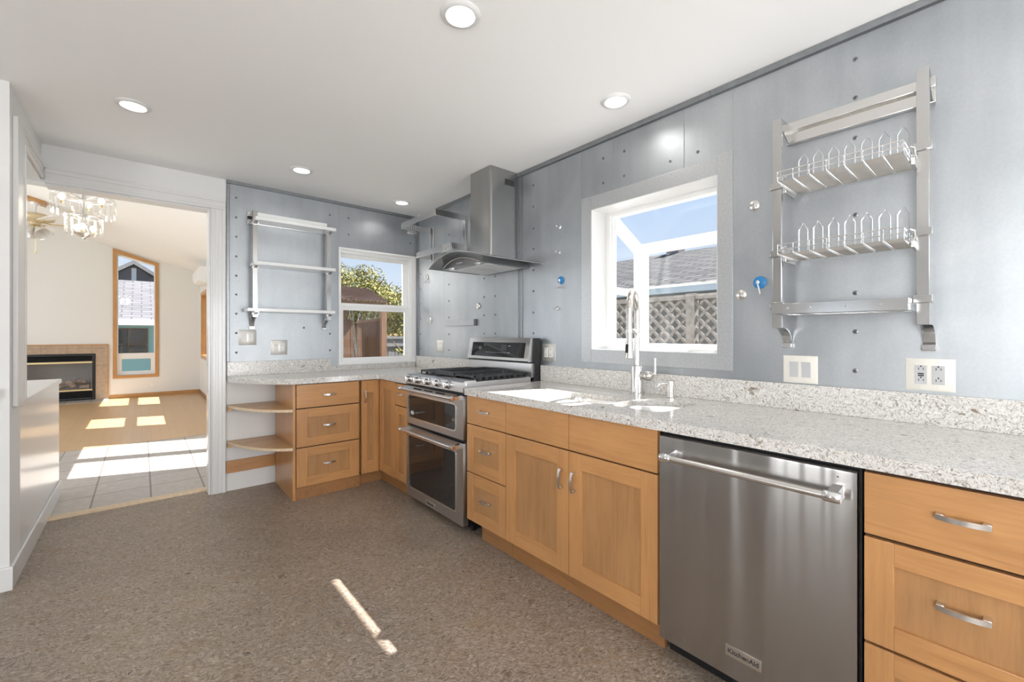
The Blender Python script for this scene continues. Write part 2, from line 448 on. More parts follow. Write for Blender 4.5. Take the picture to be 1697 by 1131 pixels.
class MB:
    def __init__(s, fr=WORLD):
        s.bm = bmesh.new()
        s.boxed = False
        s.fr = fr
    def _face(s, vs, mi):
        try:
            f = s.bm.faces.new(vs)
            f.material_index = mi
            return f
        except ValueError:
            return None
    def box(s, a0, a1, d0, d1, z0, z1, bev=0.0, mi=0, fr=None):
        p, q = (fr or s.fr)(a0, d0, z0), (fr or s.fr)(a1, d1, z1)
        lo = [min(p[i], q[i]) for i in range(3)]
        hi = [max(p[i], q[i]) for i in range(3)]
        v = [s.bm.verts.new((hi[0] if i & 1 else lo[0], hi[1] if i & 2 else lo[1], hi[2] if i & 4 else lo[2])) for i in range(8)]
        fs = [s._face([v[i] for i in f], mi) for f in ((0, 2, 3, 1), (4, 5, 7, 6), (0, 1, 5, 4), (2, 6, 7, 3), (0, 4, 6, 2), (1, 3, 7, 5))]
        if bev > 0:
            s.boxed = True
            bev = min(bev, 0.45 * min(hi[i] - lo[i] for i in range(3)))
            es = list({e for f in fs for e in f.edges})
            r = bmesh.ops.bevel(s.bm, geom=es, offset=bev, segments=2, profile=0.5, affect='EDGES')
            for f in r['faces']:
                f.material_index = mi
        return s
    def prism(s, pts, lo, hi, plane='az', mi=0):
        """outline in two of (a, d, z), pulled along the third"""
        def mk(p, t):
            if plane == 'az':
                return s.fr(p[0], t, p[1])
            if plane == 'dz':
                return s.fr(t, p[0], p[1])
            return s.fr(p[0], p[1], t)
        A = [s.bm.verts.new(mk(p, lo)) for p in pts]
        B = [s.bm.verts.new(mk(p, hi)) for p in pts]
        n = len(pts)
        s._face(A, mi)
        s._face(B[::-1], mi)
        for i in range(n):
            s._face([A[i], A[(i + 1) % n], B[(i + 1) % n], B[i]], mi)
        return s
    def strip(s, rows, mi=0, closed=False):
        """rows of equal point counts, joined into a skin (frame coordinates)"""
        V = [[s.bm.verts.new(s.fr(*p)) for p in r] for r in rows]
        for i in range(len(V) - 1):
            n = len(V[i])
            for j in range(n if closed else n - 1):
                s._face([V[i][j], V[i][(j + 1) % n], V[i + 1][(j + 1) % n], V[i + 1][j]], mi)
        return V
    def tube(s, pts, r, seg=10, mi=0, caps=True):
        P = [Vector(s.fr(*p)) for p in pts]
        rs = r if isinstance(r, (list, tuple)) else [r] * len(P)
        rows = []
        up = None
        for i, p in enumerate(P):
            t = (P[min(i + 1, len(P) - 1)] - P[max(i - 1, 0)])
            if t.length < 1e-9:
                t = Vector((0, 0, 1))
            t.normalize()
            if up is None:
                up = Vector((0, 0, 1)) if abs(t.z) < 0.9 else Vector((1, 0, 0))
            x = t.cross(up)
            if x.length < 1e-6:
                x = t.cross(Vector((0, 1, 0)))
            x.normalize()
            y = x.cross(t).normalized()
            up = y
            rows.append([s.bm.verts.new(p + (x * math.cos(2 * PI * k / seg) + y * math.sin(2 * PI * k / seg)) * rs[i]) for k in range(seg)])
        for i in range(len(rows) - 1):
            for k in range(seg):
                s._face([rows[i][k], rows[i][(k + 1) % seg], rows[i + 1][(k + 1) % seg], rows[i + 1][k]], mi)
        if caps:
            s._face(rows[0][::-1], mi)
            s._face(rows[-1], mi)
        return s
    def lathe(s, prof, c, axis='z', seg=24, mi=0, caps=True):
        """profile of (radius, height) about c; axis in frame terms"""
        rows = []
        for r, h in prof:
            row = []
            for k in range(seg):
                u, v = r * math.cos(2 * PI * k / seg), r * math.sin(2 * PI * k / seg)
                o = {'z': (u, v, h), 'd': (u, h, v), 'a': (h, u, v)}[axis]
                row.append(s.bm.verts.new(s.fr(c[0] + o[0], c[1] + o[1], c[2] + o[2])))
            rows.append(row)
        for i in range(len(rows) - 1):
            for k in range(seg):
                s._face([rows[i][k], rows[i][(k + 1) % seg], rows[i + 1][(k + 1) % seg], rows[i + 1][k]], mi)
        if caps:
            s._face(rows[0][::-1], mi)
            s._face(rows[-1], mi)
        return s
    def plate(s, outline, holes, lo, hi, plane='az', mi=0):
        """flat slab with holes"""
        cu = bpy.data.curves.new('plate', 'CURVE')
        cu.dimensions = '2D'
        cu.fill_mode = 'BOTH'
        for loop in [outline] + list(holes):
            sp = cu.splines.new('POLY')
            sp.points.add(len(loop) - 1)
            for i, p in enumerate(loop):
                sp.points[i].co = (p[0], p[1], 0, 1)
            sp.use_cyclic_u = True
        ob = bpy.data.objects.new('plate', cu)
        COL.objects.link(ob)
        me = bpy.data.meshes.new_from_object(ob.evaluated_get(bpy.context.evaluated_depsgraph_get()))
        tris = [tuple(p.vertices) for p in me.polygons]
        co = [tuple(v.co[:2]) for v in me.vertices]
        bpy.data.objects.remove(ob)
        bpy.data.curves.remove(cu)
        bpy.data.meshes.remove(me)
        idx, uniq, remap = {}, [], []
        for c in co:
            k = (round(c[0], 5), round(c[1], 5))
            if k not in idx:
                idx[k] = len(uniq)
                uniq.append(k)
            remap.append(idx[k])
        def mk(p, t):
            return s.fr(p[0], t, p[1]) if plane == 'az' else (s.fr(t, p[0], p[1]) if plane == 'dz' else s.fr(p[0], p[1], t))
        A = [s.bm.verts.new(mk(p, lo)) for p in uniq]
        B = [s.bm.verts.new(mk(p, hi)) for p in uniq]
        cnt = {}
        for t in tris:
            t = [remap[i] for i in t]
            if len(set(t)) < len(t):
                continue
            s._face([A[i] for i in t], mi)
            s._face([B[i] for i in t[::-1]], mi)
            for i in range(len(t)):
                e = (t[i], t[(i + 1) % len(t)])
                k = tuple(sorted(e))
                cnt[k] = cnt.get(k, 0) + 1
        for (i, j), n in cnt.items():
            if n == 1:
                s._face([A[i], A[j], B[j], B[i]], mi)
        return s
    def mesh(s, name, mats, origin, smooth=True):
        bmesh.ops.recalc_face_normals(s.bm, faces=s.bm.faces)
        if origin is not None:
            bmesh.ops.translate(s.bm, verts=s.bm.verts, vec=-Vector(origin))
        me = bpy.data.meshes.new(name)
        s.bm.to_mesh(me)
        s.bm.free()
        for m in (mats if isinstance(mats, (list, tuple)) else [mats]):
            me.materials.append(m)
        if smooth:
            for p in me.polygons:
                p.use_smooth = True
            me.set_sharp_from_angle(angle=R(21 if s.boxed else 40))
        return me

def root_of(o):
    while o.parent:
        o = o.parent
    return o

def tag(o, label=None, cat=None, group=None, kind=None):
    if label:
        o['label'] = label
    if cat:
        o['category'] = cat
    if group:
        o['group'] = group
    if kind:
        o['kind'] = kind
    return o

def thing(name, label, cat, loc, group=None):
    o = bpy.data.objects.new(name, None)
    o.empty_display_size = 0.05
    o.location = loc
    COL.objects.link(o)
    return tag(o, label, cat, group)

def part(name, mb, mats, parent, label=None, smooth=True):
    me = mb.mesh(name, mats, root_of(parent).location, smooth)
    o = bpy.data.objects.new(name, me)
    o.parent = parent
    COL.objects.link(o)
    return tag(o, label)

def solo(name, mb, mats, loc, label, cat, group=None, smooth=True):
    o = bpy.data.objects.new(name, mb.mesh(name, mats, loc, smooth))
    o.location = loc
    COL.objects.link(o)
    return tag(o, label, cat, group)

def struct(name, mb, mats, parent=None, loc=(0, 0, 0), smooth=True):
    if parent is None:
        o = bpy.data.objects.new(name, mb.mesh(name, mats, loc, smooth))
        o.location = loc
        COL.objects.link(o)
        o['kind'] = 'structure'
        return o
    return part(name, mb, mats, parent, None, smooth)

def dup(root, loc, label=None, group=None):
    r = root.copy()
    COL.objects.link(r)
    r.location = loc
    if label:
        r['label'] = label
    if group:
        r['group'] = group
    for ch in list(root.children):
        c = ch.copy()
        COL.objects.link(c)
        c.parent = r
        for g in list(ch.children):
            d = g.copy()
            COL.objects.link(d)
            d.parent = c
    return r

def rrect(x0, x1, y0, y1, r, n=5):
    pts = []
    for cx, cy, a0 in ((x1 - r, y0 + r, -90), (x1 - r, y1 - r, 0), (x0 + r, y1 - r, 90), (x0 + r, y0 + r, 180)):
        for i in range(n + 1):
            a = R(a0 + 90 * i / n)
            pts.append((cx + r * math.cos(a), cy + r * math.sin(a)))
    return pts

def arc(cx, cy, r, a0, a1, n):
    return [(cx + r * math.cos(R(a0 + (a1 - a0) * i / n)), cy + r * math.sin(R(a0 + (a1 - a0) * i / n))) for i in range(n + 1)]

def text_mesh(name, body, size, fr, a, d, z, mat, parent, mirror=1, depth=0.0006):
    """raised lettering lying on a vertical face"""
    cu = bpy.data.curves.new(name, 'FONT')
    cu.body = body
    cu.size = size
    cu.align_x = 'CENTER'
    cu.align_y = 'CENTER'
    cu.extrude = depth
    cu.offset = size * 0.018
    ob = bpy.data.objects.new(name, cu)
    COL.objects.link(ob)
    me = bpy.data.meshes.new_from_object(ob.evaluated_get(bpy.context.evaluated_depsgraph_get()))
    bpy.data.objects.remove(ob)
    bpy.data.curves.remove(cu)
    rl = Vector(root_of(parent).location)
    for v in me.vertices:
        v.co = fr(a + mirror * v.co.x, d + v.co.z, z + v.co.y) - rl
    me.materials.clear()
    me.materials.append(mat)
    o = bpy.data.objects.new(name, me)
    o.parent = parent
    COL.objects.link(o)
    return o
# ================================================================ room shell
# kitchen floor, tiled dining floor, wooden living floor
fk = MB()
fk.box(-2.87, 2.34, -2.2, 3.42, -0.06, 0.0)
fk.box(-0.62, 2.34, 3.42, 4.19, -0.06, 0.0)
struct('floor', fk, M['lino'])
fd = MB()
fd.box(-3.4, 1.1, 4.19, 6.57, -0.06, 0.0)
fd.box(-3.4, -0.62, 3.42, 4.19, -0.06, 0.0)
struct('floor_dining', fd, M['tile'], loc=(0.055, 4.29, 0))
struct('floor_living', MB().box(-3.4, 1.1, 6.57, 11.6, -0.06, 0.002), M['plank'])
th = MB()
th.prism([(4.185, 0), (4.265, 0), (4.255, 0.012), (4.195, 0.012)], -0.487, 0.41, 'dz')
struct('trim_1', th, M['edge'])

# kitchen ceiling and the sloping ceiling over dining and living rooms
ck = MB()
ck.box(-2.87, 2.34, -2.2, 3.19, 2.474, 2.60)
ck.box(-0.60, 2.34, 3.19, 4.185, 2.474, 2.60)
struct('ceiling', ck, M['ceiling'])
sl = lambda x: 2.835 - 0.29 * x
cl = MB()
cl.prism([(-3.5, sl(-3.5)), (1.15, sl(1.15)), (1.15, sl(1.15) + 0.15), (-3.5, sl(-3.5) + 0.15)], 4.0, 11.7, 'az')
cl.prism([(-3.5, sl(-3.5)), (-0.5, sl(-0.5)), (-0.5, sl(-0.5) + 0.15), (-3.5, sl(-3.5) + 0.15)], 3.3, 4.0, 'az')
struct('ceiling_living', cl, M['ceiling'])

# right wall, clad in galvanised sheets, with the garden window opening
GW = (0.957, 1.753, 1.148, 2.043)
wr = MB(FW)
wr.plate([(-2.2, 0), (4.19, 0), (4.19, 2.6), (-2.2, 2.6)],
         [[(GW[0], GW[2]), (GW[1], GW[2]), (GW[1], GW[3]), (GW[0], GW[3])]], -0.157, -0.004)
wall_right = struct('wall_right', wr, M['white'])
sh = MB(FW)
def sheet(a0, a1, z0, z1, d=0.0):
    sh.box(a0, a1, -0.004, d, z0, z1, 0.0012)
sheet(2.434, 4.05, 0.0, 2.45)
sheet(1.83, 2.431, 0.0, 2.45)
sheet(1.5845, 1.83, 2.09, 2.45)
sheet(1.1335, 1.5815, 2.09, 2.45)
sheet(1.1415, 1.83, 0.0, 1.10)
sheet(0.885, 1.1385, 0.0, 1.10)
sheet(0.885, 1.1305, 2.09, 2.45)
sheet(-2.2, 0.885, 0.0, 2.45)
struct('metal_cladding', sh, M['galv'], wall_right)
fl = MB(FW)
fl.box(1.753, 1.832, 0.0002, 0.0045, 1.066, 2.128, 0.0012)
fl.box(0.883, 0.957, 0.0002, 0.0050, 1.066, 2.142, 0.0012)
fl.box(0.9575, 1.7525, 0.0002, 0.0040, 2.043, 2.127, 0.0012)
fl.box(0.9575, 1.7525, 0.0002, 0.0040, 1.067, 1.148, 0.0012)
struct('window_flashing', fl, M['galvframe'], wall_right)
ed = MB(FW)
ed.prism([(0.0, 2.440), (0.014, 2.4445), (0.014, 2.473), (-0.004, 2.473), (-0.004, 2.440)], -2.2, 0.985, 'dz')
ed.prism([(0.0, 2.440), (0.014, 2.4445), (0.014, 2.473), (-0.004, 2.473), (-0.004, 2.440)], 0.987, 4.05, 'dz')
ed.box(2.405, 2.420, 0.0, 0.006, 1.05, 2.44, 0.002)
ed.box(2.445, 2.460, 0.0, 0.006, 1.05, 2.44, 0.002)
ed.box(4.012, 4.026, 0.0, 0.010, 1.03, 2.44, 0.003)
ed.box(4.036, 4.052, 0.0, 0.012, 1.03, 2.44, 0.003)
struct('metal_edging', ed, M['galvedge'], wall_right)
def screw(fr, a, z, parent, r=0.0068, big=False):
    m = MB(fr)
    m.lathe([(0.0095, 0.0), (0.0095, 0.0012), (0.0070, 0.0022)] if not big else [(0.013, 0.0), (0.013, 0.0015), (0.009, 0.0025)], (a, 0, z), 'd', 12, 0)
    m.lathe([(r * 0.8, 0.002), (r * 0.7, 0.0040), (r * 0.35, 0.0046)], (a, 0, z), 'd', 10, 1)
    return part('screw', m, [M['screw'], M['darkcap']], parent)
zs = [1.10, 1.253, 1.407, 1.563, 1.718, 1.873, 2.028, 2.184, 2.34]
RS = [(3.973, z) for z in (1.102, 1.251, 1.407, 1.566, 1.719, 1.871)]
RS += [(3.436, z) for z in (2.183, 1.715, 1.56, 1.407, 1.25, 1.102)]
RS += [(2.89, z) for z in (1.717, 1.561, 1.408, 1.254)]
RS += [(2.739, z) for z in (1.719, 1.56, 1.406, 1.255)]
RS += [(2.29, z) for z in (2.342, 2.183, 2.023, 1.874, 1.718, 1.564, 1.407, 1.255)]
RS += [(0.41, z) for z in (2.353, 2.198, 2.036, 1.726, 1.411, 1.255, 1.097)]
RS += [(1.659, 2.343), (1.659, 2.189), (1.505, 2.19), (1.505, 2.338), (1.21, 2.189), (1.058, 2.19)]
RS += [(1.819, 2.113), (1.764, 2.109), (0.947, 2.113), (0.895, 2.117), (0.949, 1.08), (0.897, 1.077), (1.819, 1.078), (1.772, 1.079)]
for a, z in RS:
    screw(FW, a, z, wall_right)

# back wall: doorway at the left, galvanised sheets at the right
W1 = (1.381, 2.166, 0.966, 2.056)
wb = MB(FB)
wb.plate([(0.406, 0), (2.18, 0), (2.18, 2.6), (-0.607, 2.6), (-0.607, 2.226), (0.406, 2.226)],
         [[(W1[0], W1[2]), (W1[1], W1[2]), (W1[1], W1[3]), (W1[0], W1[3])]], -0.13, -0.004)
wall_back = struct('wall_back', wb, M['white'])
sb = MB(FB)
sb.box(0.51, 1.3785, -0.004, 0.0, 0.914, 2.45, 0.0012)
sb.box(1.3812, 2.178, -0.004, 0.0, 2.058, 2.45, 0.0012)
struct('metal_cladding', sb, M['galv'], wall_back)
eb = MB(FB)
eb.prism([(0.0, 2.446), (0.014, 2.449), (0.014, 2.473), (-0.004, 2.473), (-0.004, 2.446)], 0.508, 1.97, 'dz')
eb.prism([(0.0, 2.446), (0.014, 2.449), (0.014, 2.473), (-0.004, 2.473), (-0.004, 2.446)], 1.973, 2.178, 'dz')
eb.box(0.508, 0.531, -0.003, 0.009, 1.03, 2.446, 0.003)
struct('metal_edging', eb, M['galvedge'], wall_back)
BS = [(0.575, z) for z in (2.344, 2.185, 2.031, 1.874, 1.718, 1.567, 1.412, 1.258, 1.101)]
BS += [(1.302, 2.338), (1.302, 1.254), (1.302, 1.102), (1.471, 2.34), (1.471, 2.185), (2.108, 2.192), (1.081, 1.306)]
for a, z in BS:
    screw(FB, a, z, wall_back)

# white casing round the doorway
dc = MB(FB)
for (d, z0, z1, i) in ((0.014, 2.226, 2.311, 0), (0.022, 2.286, 2.3125, 1), (0.018, 2.245, 2.262, 2), (0.018, 2.2285, 2.237, 3)):
    dc.box(-0.473 + i * 0.0007, 0.504 - i * 0.0007, -0.004 + i * 0.0005, d, z0, z1, 0.003)
for (d, a0, a1) in ((0.014, 0.406, 0.500), (0.022, 0.478, 0.502), (0.018, 0.437, 0.455), (0.018, 0.4085, 0.418)):
    dc.box(a0, a1, -0.004, d, 0.0, 2.226, 0.003)
dc.box(0.392, 0.4055, -0.1325, -0.001, 0.0, 2.2125, 0.002)
dc.box(-0.473, 0.4055, -0.132, -0.001, 2.213, 2.2255, 0.002)
struct('trim_2', dc, M['trim'])

# stub of wall that faces the camera at the left edge, and the header that runs on from it over the half wall
wl = MB()
wl.box(-2.75, -0.487, 3.18, 3.42, 0.0, 3.05)
wl.box(-0.607, -0.487, 3.42, 4.19, 2.25, 3.05)
struct('wall_stub', wl, M['white'])
# far left kitchen wall with an unseen window and door added to let light in
wl = MB(Fr('L', -2.75))
wl.plate([(-2.2, 0), (3.3, 0), (3.3, 2.6), (-2.2, 2.6)], [[(-2.1, 0.72), (-0.4, 0.72), (-0.4, 2.2), (-2.1, 2.2)], [(1.1, 0.05), (1.75, 0.05), (1.75, 1.98), (1.1, 1.98)]], -0.12, 0.0)
dl_ = MB(Fr('L', -2.75))
dl_.plate([(1.1, 0.05), (1.75, 0.05), (1.75, 1.98), (1.1, 1.98)], [[(1.17, 0.12), (1.68, 0.12), (1.68, 1.91), (1.17, 1.91)]], -0.09, -0.04)
added_door_3 = struct('added_door_3', dl_, M['vinyl'])  # unseen door added so bright bands reflect in the dishwasher
struct('pane', MB(Fr('L', -2.75)).box(1.17, 1.68, -0.066, -0.060, 0.12, 1.91), M['glass'], added_door_3)
struct('wall_left', wl, M['white'])
wf_ = MB(Fr('L', -2.75))
wf_.plate([(-2.1, 0.72), (-0.4, 0.72), (-0.4, 2.2), (-2.1, 2.2)], [[(-2.04, 0.78), (-1.28, 0.78), (-1.28, 2.14), (-2.04, 2.14)], [(-1.22, 0.78), (-0.46, 0.78), (-0.46, 2.14), (-1.22, 2.14)]], -0.09, -0.04)
window_6 = struct('window_6', wf_, M['vinyl'])  # unseen window added to light the kitchen from the left
struct('pane', MB(Fr('L', -2.75)).box(-2.04, -0.46, -0.066, -0.060, 0.78, 2.14), M['glass'], window_6)
hw = MB(FL)
hw.box(3.42, 4.83, -0.60, 0.0, 0.0, 0.868)
wall_half = struct('wall_half', hw, M['trim'])
hc = MB(FL)
hc.box(3.42, 4.845, -0.62, 0.014, 0.868, 0.900, 0.006)
struct('cap', hc, M['trim'], wall_half)
lc = MB(FL)
lc.box(3.235, 3.42, 0.0, 0.020, 0.885, 2.335, 0.004)
lc.box(3.402, 3.424, -0.10, 0.024, 0.900, 2.25, 0.003)
for (d, z0, z1, i) in ((0.014, 2.25, 2.335, 0), (0.022, 2.310, 2.3365, 1), (0.018, 2.269, 2.286, 2), (0.018, 2.2525, 2.261, 3)):
    lc.box(3.4205 + i * 0.0007, 4.0595 - i * 0.0007, 0.0005 + i * 0.0004, d, z0, z1, 0.003)
lc.box(3.425, 4.188, -0.118, -0.002, 2.236, 2.249, 0.002)
struct('trim_3', lc, M['trim'])
struct('baseboard_left', MB(FL).box(3.168, 4.83, 0.0, 0.013, 0.0, 0.115, 0.004).box(-2.7, -0.474, 3.167, 3.18, 0.0, 0.115, 0.004, 0, WORLD), M['trim'])
struct('trim_4', MB().box(-2.7, -0.525, 3.13, 3.18, 0.935, 0.985, 0.006), M['trim'])

# wall behind the camera, with an unseen patio door added for daylight
wn_ = MB(Fr('B', -2.2))
wn_.plate([(-2.87, 0), (2.34, 0), (2.34, 2.6), (-2.87, 2.6)], [[(0.75, 0.06), (2.05, 0.06), (2.05, 2.08), (0.75, 2.08)]], -0.0, 0.12)
struct('wall_near', wn_, M['white'])
pd = MB(Fr('B', -2.2))
pd.plate([(0.75, 0.06), (2.05, 0.06), (2.05, 2.08), (0.75, 2.08)],
         [[(0.81, 0.14), (1.37, 0.14), (1.37, 2.02), (0.81, 2.02)], [(1.43, 0.14), (1.99, 0.14), (1.99, 2.02), (1.43, 2.02)]], 0.03, 0.08)
added_door_1 = struct('added_door_1', pd, M['vinyl'])
struct('pane', MB(Fr('B', -2.2)).box(0.81, 1.99, 0.05, 0.056, 0.14, 2.02), M['glass'], added_door_1)

# dining and living room walls
wf = MB(FV)
TW = [(-0.366, 0.45), (0.208, 0.45), (0.208, 2.672), (-0.366, 2.838)]
wf.plate([(-3.4, 0), (1.1, 0), (1.1, sl(1.1) + 0.05), (-3.4, sl(-3.4) + 0.05)],
         [TW, [(-1.62, 0.06), (-0.71, 0.06), (-0.71, 0.86), (-1.62, 0.86)]], -0.14, 0.0)
struct('wall_far', wf, M['warmwhite'])
ws = MB(FS)
SWIN = [(9.72, 10.93, 0.83, 2.06), (7.36, 8.28, 0.83, 2.06), (4.72, 6.22, 0.06, 1.98)]
ws.plate([(4.19, 0), (11.6, 0), (11.6, sl(0.95) + 0.03), (4.19, sl(0.95) + 0.03)],
         [[(a, c), (b, c), (b, d), (a, d)] for a, b, c, d in SWIN], -0.15, 0.0)
struct('wall_side', ws, M['warmwhite'])
wo = MB(Fr('L', -3.4))
ADDED_WIN = [(6.0, 10.4, 0.6, 2.8), (4.0, 5.8, 0.3, 2.3)]
wo.plate([(3.3, 0), (11.6, 0), (11.6, 3.95), (3.3, 3.95)], [[(a, c), (b, c), (b, d), (a, d)] for a, b, c, d in ADDED_WIN], -0.10, 0.0)
struct('wall_outer', wo, M['warmwhite'])
for i, (a, b, c, d) in enumerate(ADDED_WIN):
    fr2 = MB(Fr('L', -3.4))
    fr2.plate([(a, c), (b, c), (b, d), (a, d)], [[(a + .06, c + .06), ((a + b) / 2 - .03, c + .06), ((a + b) / 2 - .03, d - .06), (a + .06, d - .06)],
              [((a + b) / 2 + .03, c + .06), (b - .06, c + .06), (b - .06, d - .06), ((a + b) / 2 + .03, d - .06)]], -0.08, -0.03)
    added_window = struct('window_%d' % (7 + i), fr2, M['vinyl'])  # unseen windows added to brighten the living and dining rooms
    struct('pane', MB(Fr('L', -3.4)).box(a + .05, b - .05, -0.058, -0.054, c + .05, d - .05), M['glass'], added_window)
struct('wall_dining', MB().box(-3.4, -2.7, 3.32, 3.42, 0.0, 3.8).box(-2.7, -0.607, 3.32, 3.42, 3.04, 3.8), M['warmwhite'])
gb = MB(FB)
gb.prism([(-0.607, 2.6), (1.1, 2.6), (1.1, sl(1.1) + 0.03), (-0.607, sl(-0.607) + 0.03)], -0.13, -0.02, 'az')
struct('wall_gable', gb, M['white'])
bb = MB(FV)
bb.box(-0.47, 0.95, 0.0, 0.014, 0.0, 0.075, 0.004)
struct('baseboard_far', bb, M['casingwoodX'])
struct('baseboard_side', MB(FS).box(6.6, 11.44, 0.0, 0.014, 0.0, 0.075, 0.004), M['toe'])

# ---------------------------------------------------------------- window 1: double-hung over the left counter
def win_root(name):
    o = bpy.data.objects.new(name, None)
    COL.objects.link(o)
    o['kind'] = 'structure'
    return o
w1 = win_root('window_1')
w1.location = (1.77, 4.06, 0.966)
f = MB(FB)
f.plate([(1.381, 0.966), (2.178, 0.966), (2.178, 2.056), (1.381, 2.056)], [[(1.400, 0.985), (2.118, 0.985), (2.118, 2.036), (1.400, 2.036)]], -0.10, 0.004)
f.plate([(1.400, 0.985), (2.118, 0.985), (2.118, 2.036), (1.400, 2.036)], [[(1.408, 1.0), (2.10, 1.0), (2.10, 2.010), (1.408, 2.010)]], -0.11, -0.014)
f.box(1.376, 2.178, 0.0, 0.012, 2.040, 2.058, 0.004)
part('frame', f, M['vinyl'], w1)
f = MB(FB)
f.plate([(1.405, 1.505), (2.10, 1.505), (2.10, 2.012), (1.405, 2.012)], [[(1.412, 1.545), (2.052, 1.545), (2.052, 1.979), (1.412, 1.979)]], -0.085, -0.055)
part('sash', f, M['vinyl'], w1)
f = MB(FB)
f.plate([(1.400, 0.995), (2.104, 0.995), (2.104, 1.530), (1.400, 1.530)], [[(1.430, 1.027), (2.056, 1.027), (2.056, 1.477), (1.430, 1.477)]], -0.052, -0.022)
f.box(1.43, 2.06, -0.022, -0.014, 1.508, 1.520, 0.003)
part('sash', f, M['vinyl'], w1)
part('pane', MB(FB).box(1.41, 2.055, -0.072, -0.068, 1.54, 1.98), M['glass'], w1)
part('pane', MB(FB).box(1.425, 2.06, -0.040, -0.036, 1.02, 1.48), M['glass'], w1)

# ---------------------------------------------------------------- window 2: garden window that bays out over the sink
w2 = win_root('window_2')
w2.location = (2.4, 1.355, 1.148)
g = MB(FW)
y0, y1, z0, z1 = GW
g.box(y1 - 0.004, y1 + 0.012, -0.160, 0.001, z0 - 0.012, z1 + 0.012)
g.box(y0 - 0.012, y0 + 0.004, -0.160, 0.001, z0 - 0.012, z1 + 0.012)
g.box(y0, y1, -0.160, 0.001, z1 - 0.004, z1 + 0.012)
g.box(y0, y1, -0.160, 0.001, z0 - 0.012, z0 + 0.004)
part('jamb', g, M['trim'], w2)
g = MB(FW)
g.plate([(y0, z0), (y1, z0), (y1, z1), (y0, z1)], [[(y0 + 0.055, z0 + 0.02), (y1 - 0.055, z0 + 0.02), (y1 - 0.055, z1 - 0.030), (y0 + 0.055, z1 - 0.030)]], -0.19, -0.150)
for yy, s in ((y1, -1), (y0, 1)):
    a, b = sorted((yy + s * 0.030, yy + s * 0.044))
    g.box(a, b, -0.150, -0.140, z0 + 0.02, z1 - 0.02, 0.003)
part('frame', g, M['vinyl'], w2)
# the bay: seat board, two side frames with their mid rails, front frame, sloping roof frame
g = MB(FW)
g.box(y0 + 0.02, y1 - 0.02, -0.52, -0.162, z0 - 0.03, z0 + 0.012, 0.003)
part('sill', g, M['vinyl'], w2)
roof = lambda d: 2.043 - (d - 0.157) * 0.52          # height of the sloping roof at distance d beyond the wall face
for yy, s in ((y1 - 0.035, -1), (y0 + 0.035, 1)):
    g = MB(FW)
    lo, hi = sorted((yy, yy + s * 0.028))
    g.plate([(-0.172, z0 + 0.002), (-0.515, z0 + 0.002), (-0.515, roof(0.515) - 0.004), (-0.172, roof(0.172) - 0.004)],
            [[(-0.180, z0 + 0.07), (-0.445, z0 + 0.07), (-0.445, 1.510), (-0.180, 1.510)],
             [(-0.180, 1.555), (-0.420, 1.555), (-0.420, roof(0.42) - 0.095), (-0.180, roof(0.18) - 0.095)]], lo, hi, 'dz')
    part('side_frame', g, M['vinyl'], w2)
    part('pane', MB(FW).box((lo + hi) / 2 - 0.002, (lo + hi) / 2 + 0.002, -0.45, -0.175, z0 + 0.06, roof(0.45) - 0.05), M['glass'], w2)
g = MB(FW)
g.plate([(y0 + 0.032, z0 + 0.001), (y1 - 0.032, z0 + 0.001), (y1 - 0.032, 1.860), (y0 + 0.032, 1.860)],
        [[(y0 + 0.085, z0 + 0.035), (y1 - 0.085, z0 + 0.035), (y1 - 0.085, 1.808), (y0 + 0.085, 1.808)]], -0.53, -0.49)
part('front_frame', g, M['vinyl'], w2)
part('pane', MB(FW).box(y0 + 0.08, y1 - 0.08, -0.512, -0.508, z0 + 0.03, 1.81), M['glass'], w2)
g = MB(FW)
def slope(d0, d1, a0, a1, t=0.028, up=0.0):
    g.prism([(-d0, roof(d0) + up), (-d1, roof(d1) + up), (-d1, roof(d1) + up - t), (-d0, roof(d0) + up - t)], a0, a1, 'dz')
slope(0.153, 0.182, y0 + 0.03, y1 - 0.03, 0.026)
slope(0.484, 0.536, y0 + 0.03, y1 - 0.03, 0.03, 0.006)
slope(0.156, 0.533, y1 - 0.050, y1 - 0.028, 0.03)
slope(0.156, 0.533, y0 + 0.028, y0 + 0.050, 0.03)
part('roof_frame', g, M['vinyl'], w2)
g = MB(FW)
slope(0.18, 0.50, y0 + 0.045, y1 - 0.045, 0.004, -0.008)
part('pane', g, M['clearglass'], w2)
g = MB(FW)
g.box(y0 + 0.05, y1 - 0.05, -0.40, -0.175, 1.5275, 1.5335)
g.box(y0 + 0.045, y1 - 0.045, -0.178, -0.166, 1.524, 1.537, 0.002, 1)
part('glass_shelf', g, [M['glass'], M['vinyl']], w2)

